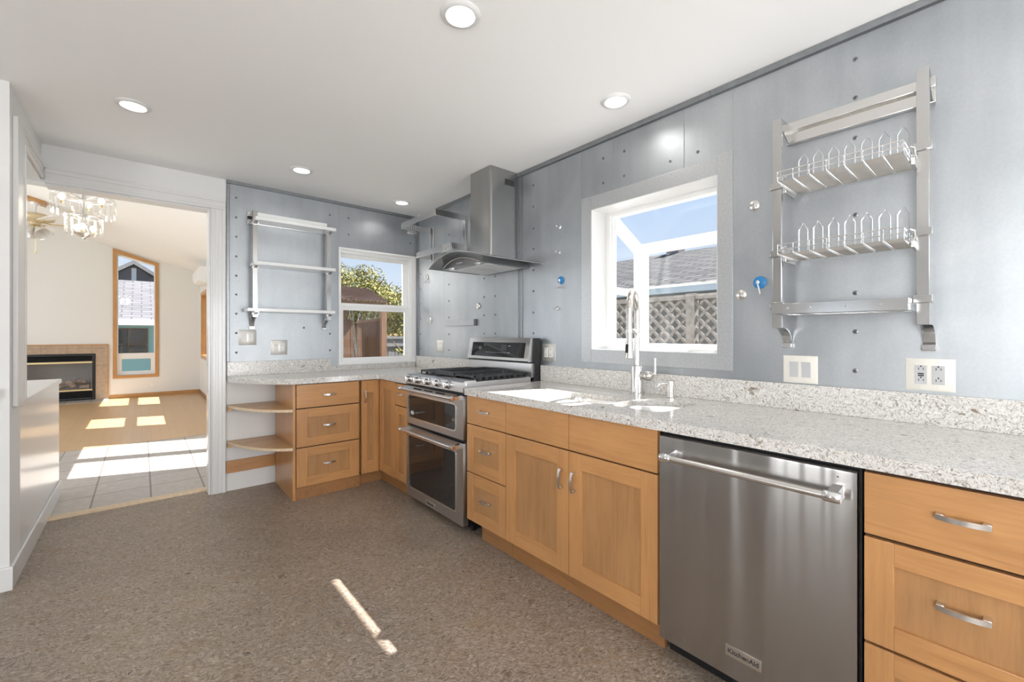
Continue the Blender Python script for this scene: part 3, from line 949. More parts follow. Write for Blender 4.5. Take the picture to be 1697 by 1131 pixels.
# ---------------------------------------------------------------- window 3: tall raked window in the far wall
w3 = win_root('window_3')
w3.location = (-0.08, 11.45, 0.4)
f = MB(FV)
f.box(-0.427, -0.366, -0.02, 0.022, 0.45, 2.85, 0.004)
f.box(0.208, 0.266, -0.02, 0.022, 0.45, 2.69, 0.004)
f.box(-0.427, 0.266, -0.02, 0.022, 0.39, 0.45, 0.004, 1)
f.prism([(-0.427, 2.856), (0.266, 2.655), (0.266, 2.718), (-0.427, 2.938)], -0.02, 0.024, 'az', 1)
part('casing', f, [M['casingwood'], M['casingwoodX']], w3)
f = MB(FV)
f.plate(TW, [[(-0.340, 0.48), (0.182, 0.48), (0.182, 0.80), (-0.340, 0.80)], [(-0.350, 0.88), (0.192, 0.88), (0.192, 2.652), (-0.350, 2.808)]], -0.10, -0.04)
f.plate([(-0.340, 0.48), (0.182, 0.48), (0.182, 0.80), (-0.340, 0.80)], [[(-0.300, 0.52), (0.142, 0.52), (0.142, 0.765), (-0.300, 0.765)]], -0.09, -0.055)
part('frame', f, M['vinyl'], w3)
part('pane', MB(FV).box(-0.34, 0.18, -0.075, -0.071, 0.5, 0.80), M['glass'], w3)
f = MB(FV)
f.prism([(-0.35, 0.88), (0.19, 0.88), (0.19, 2.652), (-0.35, 2.808)], -0.072, -0.068, 'az')
part('pane', f, M['glass'], w3)

# windows in the living room's sunny side, and the patio door of the dining end
def side_window(name, a, b, c, d, hung=True, mull=None):
    w = win_root(name)
    w.location = (0.95, (a + b) / 2, c)
    if hung:
        f = MB(FS)
        f.box(a - 0.06, a + 0.002, -0.004, 0.02, c - 0.06, d + 0.06, 0.004)
        f.box(b - 0.002, b + 0.06, -0.004, 0.02, c - 0.06, d + 0.06, 0.004)
        f.box(a - 0.06, b + 0.06, -0.004, 0.022, c - 0.07, c + 0.002, 0.004)
        f.box(a - 0.06, b + 0.06, -0.004, 0.022, d - 0.002, d + 0.06, 0.004)
        for q in ((a - 0.001, a + 0.012, c, d), (b - 0.012, b + 0.001, c, d), (a, b, c - 0.001, c + 0.012), (a, b, d - 0.012, d + 0.001)):
            f.box(q[0], q[1], -0.10, 0.0, q[2], q[3])
        part('casing', f, M['casingwood'], w)
    f = MB(FS)
    zm = (c + d) / 2
    if hung:
        holes = [[(a + 0.05, c + 0.06), (b - 0.05, c + 0.06), (b - 0.05, zm - 0.06), (a + 0.05, zm - 0.06)],
                 [(a + 0.05, zm + 0.06), (b - 0.05, zm + 0.06), (b - 0.05, d - 0.05), (a + 0.05, d - 0.05)]]
    else:
        m = (a + b) / 2
        holes = [[(a + 0.05, c + 0.08), (m - 0.09, c + 0.08), (m - 0.09, d - 0.06), (a + 0.05, d - 0.06)],
                 [(m + 0.09, c + 0.08), (b - 0.05, c + 0.08), (b - 0.05, d - 0.06), (m + 0.09, d - 0.06)]]
    f.plate([(a, c), (b, c), (b, d), (a, d)], holes, -0.13, -0.09)
    part('frame', f, M['vinyl'], w)
    part('pane', MB(FS).box(a + 0.04, b - 0.04, -0.112, -0.108, c + 0.05, d - 0.04), M['glass'], w)
side_window('window_4', *SWIN[0])
side_window('window_5', *SWIN[1])
side_window('door_2', *SWIN[2], hung=False)
# ================================================================ recessed ceiling lights
def make_downlight(x, y, label):
    t = thing('ceiling_light', label, 'ceiling light', (x, y, 2.474), 'recessed ceiling lights')
    m = MB()
    m.lathe([(0.052, -0.002), (0.056, -0.010), (0.066, -0.009), (0.076, -0.003), (0.078, 0.0)], (x, y, 2.474), 'z', 36, caps=False)
    part('trim_ring', m, M['trim'], t)
    m = MB()
    m.lathe([(0.0, -0.004), (0.030, -0.0045), (0.053, -0.003)], (x, y, 2.474), 'z', 36, caps=False)
    part('lens', m, M['lens'], t)
    L = bpy.data.lights.new('downlight', 'AREA')
    L.shape = 'DISK'
    L.size = 0.10
    L.energy = DOWNLIGHT_W
    L.color = (1.0, 0.955, 0.90)
    L.spread = R(150)
    o = bpy.data.objects.new('downlight', L)
    o.location = (0, 0, -0.014)
    o.parent = t
    COL.objects.link(o)
    return t
dl = make_downlight(0.928, 1.381, 'recessed ceiling light nearest the camera, at the top edge of the view')
for (x, y), lab in (((-0.034, 3.07), 'recessed ceiling light near the left wall, before the doorway header'),
                    ((1.887, 1.357), 'recessed ceiling light close to the metal wall, above the garden window'),
                    ((0.903, 3.45), 'recessed ceiling light above the left rack and corner shelves'),
                    ((1.829, 3.689), 'recessed ceiling light in the far corner, above the small window'),
                    ((1.85, -0.75), 'unseen recessed ceiling light added behind the viewer, on the sink side'),  # this lamp and the next are added to light the room evenly
                    ((0.45, -0.75), 'unseen recessed ceiling light added behind the viewer, on the open side')):
    dup(dl, (x, y, 2.474), lab)

# ================================================================ cabinets
def pull(fr, a, z, d0, L=0.094, vert=False):
    """arched bar pull on two square feet"""
    m = MB(fr)
    h = L / 2
    n = 10
    out, inn = [], []
    for i in range(n + 1):
        t = -1 + 2 * i / n
        d = d0 + 0.020 + 0.009 * (1 - t * t)
        out.append((t * h, d + 0.0025))
        inn.append((t * h, d - 0.0030))
    pts = out + inn[::-1]
    if vert:
        m.prism([(d, z + q) for q, d in pts], a - 0.0065, a + 0.0065, 'dz')
        for s in (-1, 1):
            m.box(a - 0.008, a + 0.008, d0, d0 + 0.022, z + s * (h - 0.007) - 0.008, z + s * (h - 0.007) + 0.008, 0.002)
    else:
        m.prism([(a + q, d) for q, d in pts], z - 0.0065, z + 0.0065, 'ad')
        for s in (-1, 1):
            m.box(a + s * (h - 0.007) - 0.008, a + s * (h - 0.007) + 0.008, d0, d0 + 0.022, z - 0.008, z + 0.008, 0.002)
    return m

def shaker(fr, a0, a1, z0, z1, cross, rail=0.062, low=None, T=0.020):
    """frame-and-panel front; materials 0 stiles, 1 rails, 2 sunk panel"""
    m = MB(fr)
    low = low or rail
    m.box(a0, a0 + rail, 0.0, T, z0, z1, 0.0012, 0)
    m.box(a1 - rail, a1, 0.0, T, z0, z1, 0.0012, 0)
    m.box(a0 + rail, a1 - rail, 0.0, T - 0.0003, z1 - low, z1, 0.0012, 1)
    m.box(a0 + rail, a1 - rail, 0.0, T - 0.0003, z0, z0 + low, 0.0012, 1)
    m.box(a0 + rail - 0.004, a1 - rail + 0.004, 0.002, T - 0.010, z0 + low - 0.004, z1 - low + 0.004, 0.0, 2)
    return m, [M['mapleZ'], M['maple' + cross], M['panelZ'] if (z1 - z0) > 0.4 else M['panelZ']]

def slab(fr, a0, a1, z0, z1, cross, T=0.020):
    return MB(fr).box(a0, a1, 0.0, T, z0, z1, 0.0015), [M['maple' + cross]]

def front(kind, root, fr, a0, a1, z0, z1, cross, style='slab', handle=None, low=None, rail=0.062, L=0.094):
    mb, mats = slab(fr, a0, a1, z0, z1, cross) if style == 'slab' else shaker(fr, a0, a1, z0, z1, cross, rail, low)
    p = part(kind, mb, mats, root)
    if handle:
        a, z, v = handle
        part('handle', pull(fr, a, z, 0.020 if style == 'slab' else (0.020 if v else 0.010), L, v), M['satin'], p, 'satin nickel arched handle')
    return p

def carcass(root, fr, a0, a1, depth=0.545, z0=0.105, z1=0.872, side=None):
    m = MB(fr)
    m.box(a0 + 0.001, a1 - 0.001, -depth, -0.012, z0, z1 - 0.14)
    m.box(a0 + 0.001, a1 - 0.001, -depth, -0.012, z1 - 0.14, z1, mi=0) if False else None
    m.box(a0 + 0.001, a1 - 0.001, -0.014, 0.0, z0, z1, 0.0, 1)
    part('carcass', m, [M['mapleZ'], M['gap']], root)
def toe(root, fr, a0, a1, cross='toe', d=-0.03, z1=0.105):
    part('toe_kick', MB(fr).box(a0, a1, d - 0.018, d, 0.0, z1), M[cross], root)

# three-drawer cabinet between range and sink cabinet
G3 = 'three-drawer cabinets'
c = thing('drawer_cabinet', 'narrow maple cabinet of three drawers between the range and the sink doors', 'cabinet', (1.8, 2.0, 0), None)
carcass(c, FR, 1.818, 2.192)
toe(c, FR, 1.818, 2.10)
front('drawer', c, FR, 1.8195, 2.190, 0.702, 0.870, 'Y', handle=(2.005, 0.790, False))
front('drawer', c, FR, 1.8195, 2.190, 0.407, 0.696, 'Y', 'sh', (2.005, 0.555, False), 0.070)
front('drawer', c, FR, 1.8195, 2.190, 0.112, 0.401, 'Y', 'sh', (2.005, 0.262, False), 0.070)

# sink cabinet: two false fronts over two doors
c = thing('sink_cabinet', 'maple sink cabinet with two plain false fronts over two panelled doors', 'cabinet', (1.8, 1.36, 0))
carcass(c, FR, 0.895, 1.8165, z1=0.70)
part('back_rail', MB(FR).box(0.896, 1.8155, -0.05, 0.0, 0.70, 0.872), M['gap'], c)
toe(c, FR, 0.896, 1.816)
front('false_front', c, FR, 1.3585, 1.8165, 0.702, 0.872, 'Y')
front('false_front', c, FR, 0.898, 1.3555, 0.702, 0.872, 'Y')
front('door', c, FR, 1.3585, 1.8165, 0.112, 0.695, 'Y', 'sh', (1.3985, 0.560, True), 0.075, 0.075)
front('door', c, FR, 0.898, 1.3555, 0.112, 0.695, 'Y', 'sh', (1.3205, 0.560, True), 0.075, 0.075)

# drawer cabinet right of the dishwasher
c = thing('drawer_cabinet', 'maple drawer cabinet right of the dishwasher, with orange-toned fronts', 'cabinet', (1.8, 0.08, 0))
carcass(c, FR, -0.115, 0.269)
toe(c, FR, -0.115, 0.269)
front('drawer', c, FR, -0.1135, 0.2665, 0.693, 0.862, 'Y', handle=(0.0765, 0.789, False))
front('drawer', c, FR, -0.1135, 0.2665, 0.397, 0.684, 'Y', 'sh', (0.0765, 0.560, False), 0.062)
front('drawer', c, FR, -0.1135, 0.2665, 0.112, 0.389, 'Y', 'sh', (0.0765, 0.270, False), 0.062)

# cabinet out of frame that carries the counter on
c = thing('base_cabinet', 'maple base cabinet with two tall panelled doors at the near end of the counter', 'cabinet', (1.8, -0.5, 0))
carcass(c, FR, -1.0, -0.117)
toe(c, FR, -1.0, -0.117)
front('door', c, FR, -0.557, -0.119, 0.112, 0.862, 'Y', 'sh', None, 0.075, 0.075)
front('door', c, FR, -0.998, -0.560, 0.112, 0.862, 'Y', 'sh', None, 0.075, 0.075)

# narrow cabinet left of the range
c = thing('narrow_cabinet', 'narrow maple cabinet left of the range, one small drawer over a door', 'cabinet', (1.8, 3.07, 0))
carcass(c, FR, 2.97, 3.182)
toe(c, FR, 2.97, 3.182)
front('drawer', c, FR, 2.972, 3.179, 0.694, 0.862, 'Y', handle=(3.072, 0.785, False))
front('door', c, FR, 2.972, 3.179, 0.112, 0.686, 'Y', 'sh', None, 0.062, 0.062)

# corner cabinet with its folding two-leaf door
c = thing('corner_cabinet', 'maple corner cabinet with a folding two-leaf door facing both runs', 'cabinet', (1.8, 3.75, 0))
m = MB()
m.box(1.55, 2.165, 3.19, 4.04, 0.105, 0.872)
m.box(1.36, 1.55, 3.525, 4.04, 0.105, 0.872)
part('carcass', m, M['mapleZ'], c)
toe(c, FR, 3.182, 3.535)
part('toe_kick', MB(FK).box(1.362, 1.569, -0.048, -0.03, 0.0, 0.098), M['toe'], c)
front('door', c, FR, 3.1845, 3.482, 0.105, 0.866, 'Y', 'sh', None, 0.068, 0.070)
front('door', c, FK, 1.370, 1.5185, 0.098, 0.866, 'X', 'sh', (1.394, 0.735, True), 0.105, 0.048)

# three-drawer cabinet on the back run, with finished end panel
c = thing('drawer_cabinet', 'maple cabinet of three drawers facing the camera beside the open corner shelves', 'cabinet', (1.1, 3.78, 0))
carcass(c, FK, 0.874, 1.358, 0.53)
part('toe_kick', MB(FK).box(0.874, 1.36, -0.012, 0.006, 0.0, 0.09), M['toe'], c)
m = MB(FK)
m.box(0.853, 0.872, -0.545, 0.012, 0.0, 0.872, 0.0015)
part('end_panel', m, M['mapleZ'], c)
front('drawer', c, FK, 0.8765, 1.349, 0.690, 0.866, 'X', handle=(1.113, 0.780, False))
front('drawer', c, FK, 0.8765, 1.349, 0.396, 0.682, 'X', 'sh', (1.113, 0.545, False), 0.068, 0.078)
front('drawer', c, FK, 0.8765, 1.349, 0.095, 0.388, 'X', 'sh', (1.113, 0.250, False), 0.068, 0.078)

# open rounded shelves against the wall, left of it
def corner_shelf(z, label):
    n = 14
    P0, P1, P2 = Vector((0.513, 4.035)), Vector((0.60, 3.62)), Vector((0.838, 3.478))
    pts = []
    for i in range(n + 1):
        t = i / n
        p = P0 * (1 - t) ** 2 + P1 * 2 * t * (1 - t) + P2 * t * t
        pts.append((p.x, p.y))
    pts += [(0.848, 3.478), (0.8525, 3.485), (0.8525, 4.055), (0.513, 4.055)]
    m = MB()
    bmv = len(m.bm.faces)
    m.prism(pts, z - 0.020, z, 'ad', 0)
    m.bm.faces.ensure_lookup_table()
    for f in m.bm.faces:
        if abs(f.calc_center_median().z - (z - 0.01)) < 0.004:
            f.material_index = 1
    t = thing('corner_shelf', label, 'shelf', (0.7, 3.9, z - 0.02), 'open corner shelves')
    part('board', m, [M['shelfwood'], M['edge']], t)
    part('wall_cleat', MB().box(0.512, 0.535, 3.99, 4.054, z - 0.045, z - 0.021), M['shelfwood'], t)
corner_shelf(0.688, 'upper rounded plywood shelf between the white wall and the drawer cabinet')
corner_shelf(0.402, 'lower rounded plywood shelf between the white wall and the drawer cabinet')
solo('wall_batten', MB(FB).box(0.505, 0.852, -0.002, 0.016, 0.145, 0.242, 0.002), M['mapleX'], (0.68, 4.05, 0.145),
     'maple board fixed low on the white wall under the corner shelves', 'board')

# ================================================================ counters
QZ = (0.874, 0.914)
SB1 = rrect(1.640, 1.892, 1.268, 1.612, 0.045)
SB2 = [(1.655, 0.998), (1.672, 0.975), (1.70, 0.966), (1.955, 0.966), (1.985, 0.975), (2.0, 1.0), (1.985, 1.06), (1.95, 1.13), (1.905, 1.195), (1.865, 1.228), (1.82, 1.240),
       (1.70, 1.240), (1.672, 1.232), (1.655, 1.212)]
m = MB()
m.plate([(1.504, -1.0), (2.178, -1.0), (2.178, 2.196), (1.504, 2.196)], [SB1, SB2], 0.890, QZ[1], 'ad')
m.box(1.504, 1.560, -1.0, 2.196, QZ[0], 0.8902)
m.box(2.10, 2.178, -1.0, 2.196, QZ[0], 0.8902)
solo('countertop', m, M['quartz'], (1.84, 0.6, 0.874), 'long speckled quartz worktop holding the sink, right of the range', 'worktop')
m = MB()
curve = []
P0, P1, P2 = Vector((0.512, 4.0)), Vector((0.605, 3.64)), Vector((0.87, 3.462))
for i in range(15):
    t = i / 14
    p = P0 * (1 - t) ** 2 + P1 * 2 * t * (1 - t) + P2 * t * t
    curve.append((p.x, p.y))
m.plate(curve + [(1.49, 3.462), (1.504, 3.448), (1.504, 2.966), (2.178, 2.966), (2.178, 4.058), (0.512, 4.058)], [], QZ[0], QZ[1], 'ad')
solo('countertop', m, M['quartz'], (1.3, 3.75, 0.874), 'L-shaped speckled quartz worktop with a rounded free end, left of the range', 'worktop')
m = MB(FW)
m.box(-1.0, 2.196, 0.001, 0.021, 0.914, 1.027, 0.002)
solo('backsplash', m, M['quartz'], (2.17, 0.6, 0.914), 'long speckled quartz upstand behind the sink', 'backsplash')
m = MB(FW)
m.box(2.966, 4.036, 0.001, 0.021, 0.914, 1.027, 0.002)
solo('backsplash', m, M['quartz'], (2.17, 3.5, 0.914), 'speckled quartz upstand on the metal wall left of the range', 'backsplash')
m = MB(FB)
m.box(0.512, 1.306, 0.001, 0.021, 0.914, 1.027, 0.002)
solo('backsplash', m, M['quartz'], (0.9, 4.05, 0.914), 'taller speckled quartz upstand on the back wall under the outlet', 'backsplash')
m = MB(FB)
m.box(1.308, 2.156, 0.001, 0.021, 0.914, 0.962, 0.002)
solo('backsplash', m, M['quartz'], (1.73, 4.05, 0.914), 'low speckled quartz strip under the small window', 'backsplash')

# ---------------------------------------------------------------- sink
def grow(loop, k):
    cx = sum(p[0] for p in loop) / len(loop)
    cy = sum(p[1] for p in loop) / len(loop)
    out = []
    for x, y in loop:
        v = Vector((x - cx, y - cy))
        v = v * (1 + k / v.length)
        out.append((cx + v.x, cy + v.y))
    return out
s = thing('sink', 'undermounted stainless double-bowl sink below the garden window', 'sink', (1.8, 1.29, 0.66))
for loop, depth in ((SB1, 0.21), (SB2, 0.17)):
    m = MB()
    rows = [[(x, y, 0.8895) for x, y in grow(loop, 0.022)], [(x, y, 0.8895) for x, y in grow(loop, 0.004)]]
    rows += [[(x, y, 0.88) for x, y in grow(loop, 0.001)], [(x, y, 0.873 - depth + 0.05) for x, y in grow(loop, -0.006)]]
    for k, zz in ((-0.011, 0.022), (-0.026, 0.006), (-0.05, 0.0)):
        rows.append([(x, y, 0.873 - depth + zz) for x, y in grow(loop, k)])
    V = m.strip(rows, closed=True)
    m._face(V[-1], 0)
    b = part('bowl', m, M['bowl'], s)
    cx = sum(p[0] for p in loop) / len(loop)
    cy = sum(p[1] for p in loop) / len(loop)
    m = MB()
    m.lathe([(0.0, 0.001), (0.03, 0.0015), (0.038, 0.004), (0.042, 0.002)], (cx, cy, 0.873 - depth), 'z', 20, caps=False)
    part('drain', m, M['chrome'], b)

# ---------------------------------------------------------------- tap and soap pump
t = thing('faucet', 'tall stainless spring-neck kitchen tap behind the sink', 'tap', (2.08, 1.354, 0.914))
m = MB()
m.lathe([(0.036, 0), (0.036, 0.006), (0.0315, 0.010), (0.0315, 0.150), (0.029, 0.158), (0.018, 0.162)], (2.08, 1.354, 0.9145), 'z', 28)
part('body', m, M['steelbar'], t)
m = MB()
m.tube([(2.08, 1.354, 1.072), (2.08, 1.354, 1.225)], 0.0165, 18)
m.tube([(2.08, 1.354, 1.222), (2.08, 1.354, 1.245)], 0.0135, 18)
part('stem', m, M['steelbar'], t)
dirv = Vector((-0.927, -0.375))
hose = []
for i in range(31):
    a = PI * i / 30
    r = 0.098
    h = Vector((2.08, 1.354)) + dirv * (r - r * math.cos(a))
    hose.append((h.x, h.y, 1.365 + 0.105 * math.sin(a)))
hose = [(2.08, 1.354, 1.235), (2.08, 1.354, 1.30)] + hose
end = hose[-1]
hose += [(end[0], end[1], 1.31), (end[0], end[1], 1.262)]
m = MB()
m.tube(hose, 0.0145, 14)
# the coil: a fine helix riding the neck
L, pts = 0.0, [Vector(p) for p in hose]
seg = []
turns = 0
hel = []
upv = Vector((dirv.x, dirv.y, 0)).cross(Vector((0, 0, 1)))
N = 1600
lens = [0.0]
for i in range(1, len(pts)):
    lens.append(lens[-1] + (pts[i] - pts[i - 1]).length)
for k in range(N):
    q = lens[-1] * k / (N - 1)
    i = max(j for j in range(len(lens)) if lens[j] <= q)
    i = min(i, len(pts) - 2)
    u = (q - lens[i]) / max(1e-9, lens[i + 1] - lens[i])
    p = pts[i].lerp(pts[i + 1], u)
    tg = (pts[i + 1] - pts[i]).normalized()
    n1 = upv.normalized()
    n2 = tg.cross(n1).normalized()
    ang = 2 * PI * q / 0.0066
    hel.append(p + (n1 * math.cos(ang) + n2 * math.sin(ang)) * 0.0150)
m.tube([tuple(p) for p in hel], 0.0021, 5)
part('spring_neck', m, M['satin'], t)
m = MB()
m.lathe([(0.0155, 0.0), (0.0175, -0.008), (0.0175, -0.055), (0.0195, -0.065), (0.0195, -0.120), (0.021, -0.128), (0.0225, -0.142), (0.0185, -0.146), (0.0, -0.147)], (end[0], end[1], 1.266), 'z', 22, caps=False)
h = part('spray_head', m, M['satin'], t)
m = MB()
m.box(end[0] - 0.026, end[0] - 0.014, end[1] - 0.008, end[1] + 0.008, 1.150, 1.195, 0.003)
part('spray_button', m, M['black'], h)
m = MB()
m.tube([(2.08, 1.354, 1.235), (2.055, 1.344, 1.262), (2.02, 1.330, 1.272), (end[0] + 0.012, end[1] + 0.005, 1.268)], 0.0048, 8)
m.lathe([(0.0195, -0.007), (0.0195, 0.007)], (end[0], end[1], 1.262), 'z', 18)
part('holder_arm', m, M['satin'], t)
m = MB()
m.tube([(2.08, 1.332, 1.020), (2.08, 1.300, 1.020)], 0.0205, 18)
m.lathe([(0.0255, 0.0), (0.0285, -0.012), (0.0255, -0.026), (0.014, -0.036), (0.0, -0.038)], (2.08, 1.300, 1.020), 'z', 20) if False else None
m.tube([(2.08, 1.303, 1.020), (2.08, 1.292, 1.020), (2.08, 1.272, 1.020), (2.08, 1.262, 1.020), (2.08, 1.258, 1.020)], [0.023, 0.027, 0.027, 0.020, 0.010], 18)
m.tube([(2.08, 1.268, 1.020), (2.08, 1.250, 1.030), (2.08, 1.243, 1.045)], 0.0065, 10)
m.tube([(2.08, 1.243, 1.030), (2.08, 1.243, 1.118)], 0.0068, 12)
part('lever', m, M['satin'], t)

t = thing('soap_dispenser', 'small stainless soap pump on the worktop right of the tap', 'soap dispenser', (2.07, 1.148, 0.914))
m = MB()
m.lathe([(0.024, 0), (0.024, 0.004), (0.0165, 0.007), (0.0165, 0.066), (0.0185, 0.068), (0.0185, 0.090), (0.012, 0.093)], (2.07, 1.148, 0.9145), 'z', 22)
part('body', m, M['satin'], t)
m = MB()
m.tube([(2.07, 1.148, 0.992), (2.04, 1.165, 0.993), (2.015, 1.180, 0.990), (2.005, 1.186, 0.978)], 0.0045, 10)
part('nozzle', m, M['satin'], t)
# ================================================================ dishwasher
t = thing('dishwasher', 'brushed stainless dishwasher under the long worktop', 'dishwasher', (1.8, 0.58, 0))
m = MB(FR)
m.box(0.275, 0.888, -0.55, -0.004, 0.10, 0.869)
m.box(0.282, 0.882, -0.06, -0.045, 0.0, 0.10)
part('tub', m, M['black'], t)
m = MB(FR)
n = 18
rows = []
for i in range(n + 1):
    a = 0.2785 + (0.877 - 0.2785) * i / n
    d = 0.040
    rows.append([(a, -0.002, 0.088), (a, d - 0.006, 0.088), (a, d - 0.001, 0.090), (a, d, 0.095), (a, d, 0.851), (a, d - 0.001, 0.857), (a, d - 0.006, 0.8595), (a, -0.002, 0.8595)])
V = m.strip(rows, closed=True)
m._face(V[0][::-1], 0)
m._face(V[-1], 0)
door = part('door', m, M['steeldoor'], t)
m = MB(FR)
m.tube([(0.331, 0.098, 0.800), (0.815, 0.098, 0.790)], 0.0115, 18) if False else m.tube([(0.335, 0.098, 0.795), (0.810, 0.098, 0.795)], 0.0112, 18)
h = part('handle', m, M['satin'], door)
for a in (0.322, 0.822):
    m = MB(FR)
    s = 1 if a > 0.5 else -1
    m.tube([(a - s * 0.022, 0.098, 0.795), (a - s * 0.018, 0.098, 0.795), (a + s * 0.016, 0.098, 0.795), (a + s * 0.02, 0.098, 0.795)], [0.0125, 0.0155, 0.0155, 0.013], 20)
    m.prism([(0.040, 0.778), (0.060, 0.783), (0.098, 0.782), (0.098, 0.809), (0.060, 0.812), (0.040, 0.816)], a - 0.012, a + 0.012, 'dz')
    part('handle_end', m, M['chrome'], door, 'polished chrome handle bracket')
m = MB(FR)
m.box(0.520, 0.632, 0.040, 0.0425, 0.161, 0.197, 0.001)
bd = part('badge', m, M['satin'], door, 'small silver name badge')
text_mesh('lettering', 'KitchenAid', 0.0215, FR, 0.576, 0.0428, 0.179, M['slot'], bd, -1)
part('indicator', MB(FR).lathe([(0.0022, 0.0), (0.0022, 0.0006)], (0.322, 0.040, 0.838), 'd', 10), M['slot'], door)

# ================================================================ range
t = thing('range', 'stainless double-oven gas range with five knobs and black windows', 'range', (1.8, 2.581, 0))
m = MB(FR)
m.box(2.206, 2.956, -0.52, -0.002, 0.045, 0.888)
m.box(2.216, 2.946, -0.47, -0.045, 0.012, 0.045)
part('body', m, M['black'], t)
for a, d in ((2.24, -0.07), (2.92, -0.07)):
    part('foot', MB(FR).lathe([(0.02, 0.0), (0.02, 0.006), (0.012, 0.008), (0.012, 0.03)], (a, d, 0.0), 'z', 14), M['black'], t)
def oven_door(name, z0, z1, wz0, wz1, hz, vent):
    m = MB(FR)
    m.plate(rrect(2.206, 2.956, z0, z1, 0.004, 2), [rrect(2.290, 2.922, wz0, wz1, 0.022)], 0.0, 0.037)
    dd = part(name, m, M['steel'], t)
    m = MB(FR)
    m.plate(rrect(2.284, 2.928, wz0 - 0.006, wz1 + 0.006, 0.026), [rrect(2.293, 2.919, wz0 + 0.003, wz1 - 0.003, 0.020)], 0.030, 0.0395)
    part('window_bezel', m, M['satin'], dd)
    part('window', MB(FR).prism(rrect(2.289, 2.923, wz0 - 0.001, wz1 + 0.001, 0.022), 0.020, 0.034, 'az'), M['blackglass'], dd, 'black oven glass')
    m = MB(FR)
    m.tube([(2.225, 0.096, hz), (2.948, 0.096, hz)], 0.0105, 16)
    h = part('handle', m, M['satin'], dd)
    for a, s in ((2.240, -1), (2.934, 1)):
        m = MB(FR)
        m.tube([(a - s * 0.016, 0.096, hz), (a - s * 0.012, 0.096, hz), (a + s * 0.016, 0.096, hz)], [0.012, 0.0145, 0.0145], 18)
        m.prism([(0.037, hz - 0.013), (0.060, hz - 0.010), (0.096, hz - 0.010), (0.096, hz + 0.010), (0.060, hz + 0.013), (0.037, hz + 0.018)], a - 0.010, a + 0.010, 'dz', 0)
        m.lathe([(0.0092, 0.0), (0.0092, s * 0.0012)], (a + s * 0.016, 0.096, hz), 'a', 16, 1)
        m.lathe([(0.0035, 0.0), (0.0035, s * 0.0018)], (a + s * 0.0165, 0.096, hz), 'a', 10, 2)
        part('handle_end', m, [M['chrome'], M['copper'], M['satin']], dd, 'chrome bracket with a copper medallion')
    if vent:
        m = MB(FR)
        for k in range(3):
            a0 = 2.42 + k * 0.155
            m.box(a0, a0 + 0.115, 0.0365, 0.0378, z1 - 0.018, z1 - 0.007)
        part('vent_slot', m, M['slot'], dd)
    return dd
lo = oven_door('lower_door', 0.055, 0.570, 0.126, 0.505, 0.548, False)
m = MB(FR)
m.box(2.541, 2.662, 0.037, 0.0395, 0.066, 0.096, 0.001)
bd = part('badge', m, M['satin'], lo, 'small silver name badge')
text_mesh('lettering', 'KitchenAid', 0.020, FR, 2.6015, 0.0398, 0.081, M['slot'], bd, -1)
up = oven_door('upper_door', 0.590, 0.866, 0.636, 0.803, 0.850, True)
m = MB(FR)
m.lathe([(0.026, 0.0), (0.026, 0.0006)], (2.868, 0.0342, 0.672), 'd', 24)
for v in m.bm.verts:
    v.co.z = 0.672 + (v.co.z - 0.672) * 0.55
part('emblem', m, M['device'], up)
# slanted control panel and knobs
m = MB(FR)
m.prism([(-0.06, 0.880), (0.034, 0.880), (0.040, 0.886), (0.036, 0.946), (0.026, 0.955), (-0.06, 0.955)], 2.206, 2.956, 'dz')
cp = part('control_panel', m, M['steel'], t)
for a in (2.892, 2.769, 2.632, 2.500, 2.373):
    m = MB(FR)
    m.lathe([(0.0285, 0.038), (0.0285, 0.042), (0.024, 0.046), (0.0215, 0.048), (0.0205, 0.070), (0.0185, 0.074), (0.0, 0.0745)], (a, 0, 0.921), 'd', 26, caps=False)
    m.box(a - 0.0045, a + 0.0045, 0.050, 0.082, 0.902, 0.940, 0.002)
    part('knob', m, M['chrome'], cp)
# cooktop, grates, centre griddle
m = MB(FR)
m.box(2.204, 2.958, -0.535, 0.020, 0.905, 0.948, 0.006)
ct = part('cooktop', m, M['steel'], t)
part('burner_tray', MB(FR).box(2.232, 2.930, -0.515, -0.062, 0.946, 0.952, 0.002), M['black'], ct)
for a in (2.345, 2.815):
    for d in (-0.17, -0.40):
        m = MB(FR)
        m.lathe([(0.050, 0.0), (0.050, 0.006), (0.036, 0.008), (0.036, 0.016), (0.030, 0.019), (0.0, 0.019)], (a, d, 0.951), 'z', 22, caps=False)
        part('burner', m, M['blackmatte'], ct)
def grate(a0, a1):
    m = MB(FR)
    z0, z1 = 0.962, 0.980
    d0, d1 = -0.510, -0.068
    for a in (a0 + 0.006, a1 - 0.006):
        m.box(a - 0.006, a + 0.006, d0, d1, z0 + 0.004, z1, 0.002)
        k = 9
        for i in range(k + 1):
            d = d0 + (d1 - d0) * i / k
            m.box(a - 0.006, a + 0.006, max(d0, d - 0.007), min(d1, d + 0.007), 0.952, z0 + 0.006)
    for d in (d0 + 0.006, (d0 + d1) / 2, d1 - 0.006):
        m.box(a0, a1, d - 0.006, d + 0.006, z0 + 0.004, z1, 0.002)
    for i in range(1, 12):
        if i != 6:
            d = d0 + (d1 - d0) * i / 12
            w = 0.34 if i % 3 else 0.40
            m.box(a0, a0 + (a1 - a0) * w, d - 0.004, d + 0.004, z0 + 0.006, z1, 0.001)
            m.box(a1 - (a1 - a0) * w, a1, d - 0.004, d + 0.004, z0 + 0.006, z1, 0.001)
    am = (a0 + a1) / 2
    m.box(am - 0.004, am + 0.004, d0, d1, z0 + 0.006, z1, 0.001)
    return part('grate', m, M['blackmatte'], ct)
grate(2.232, 2.466)
grate(2.700, 2.930)
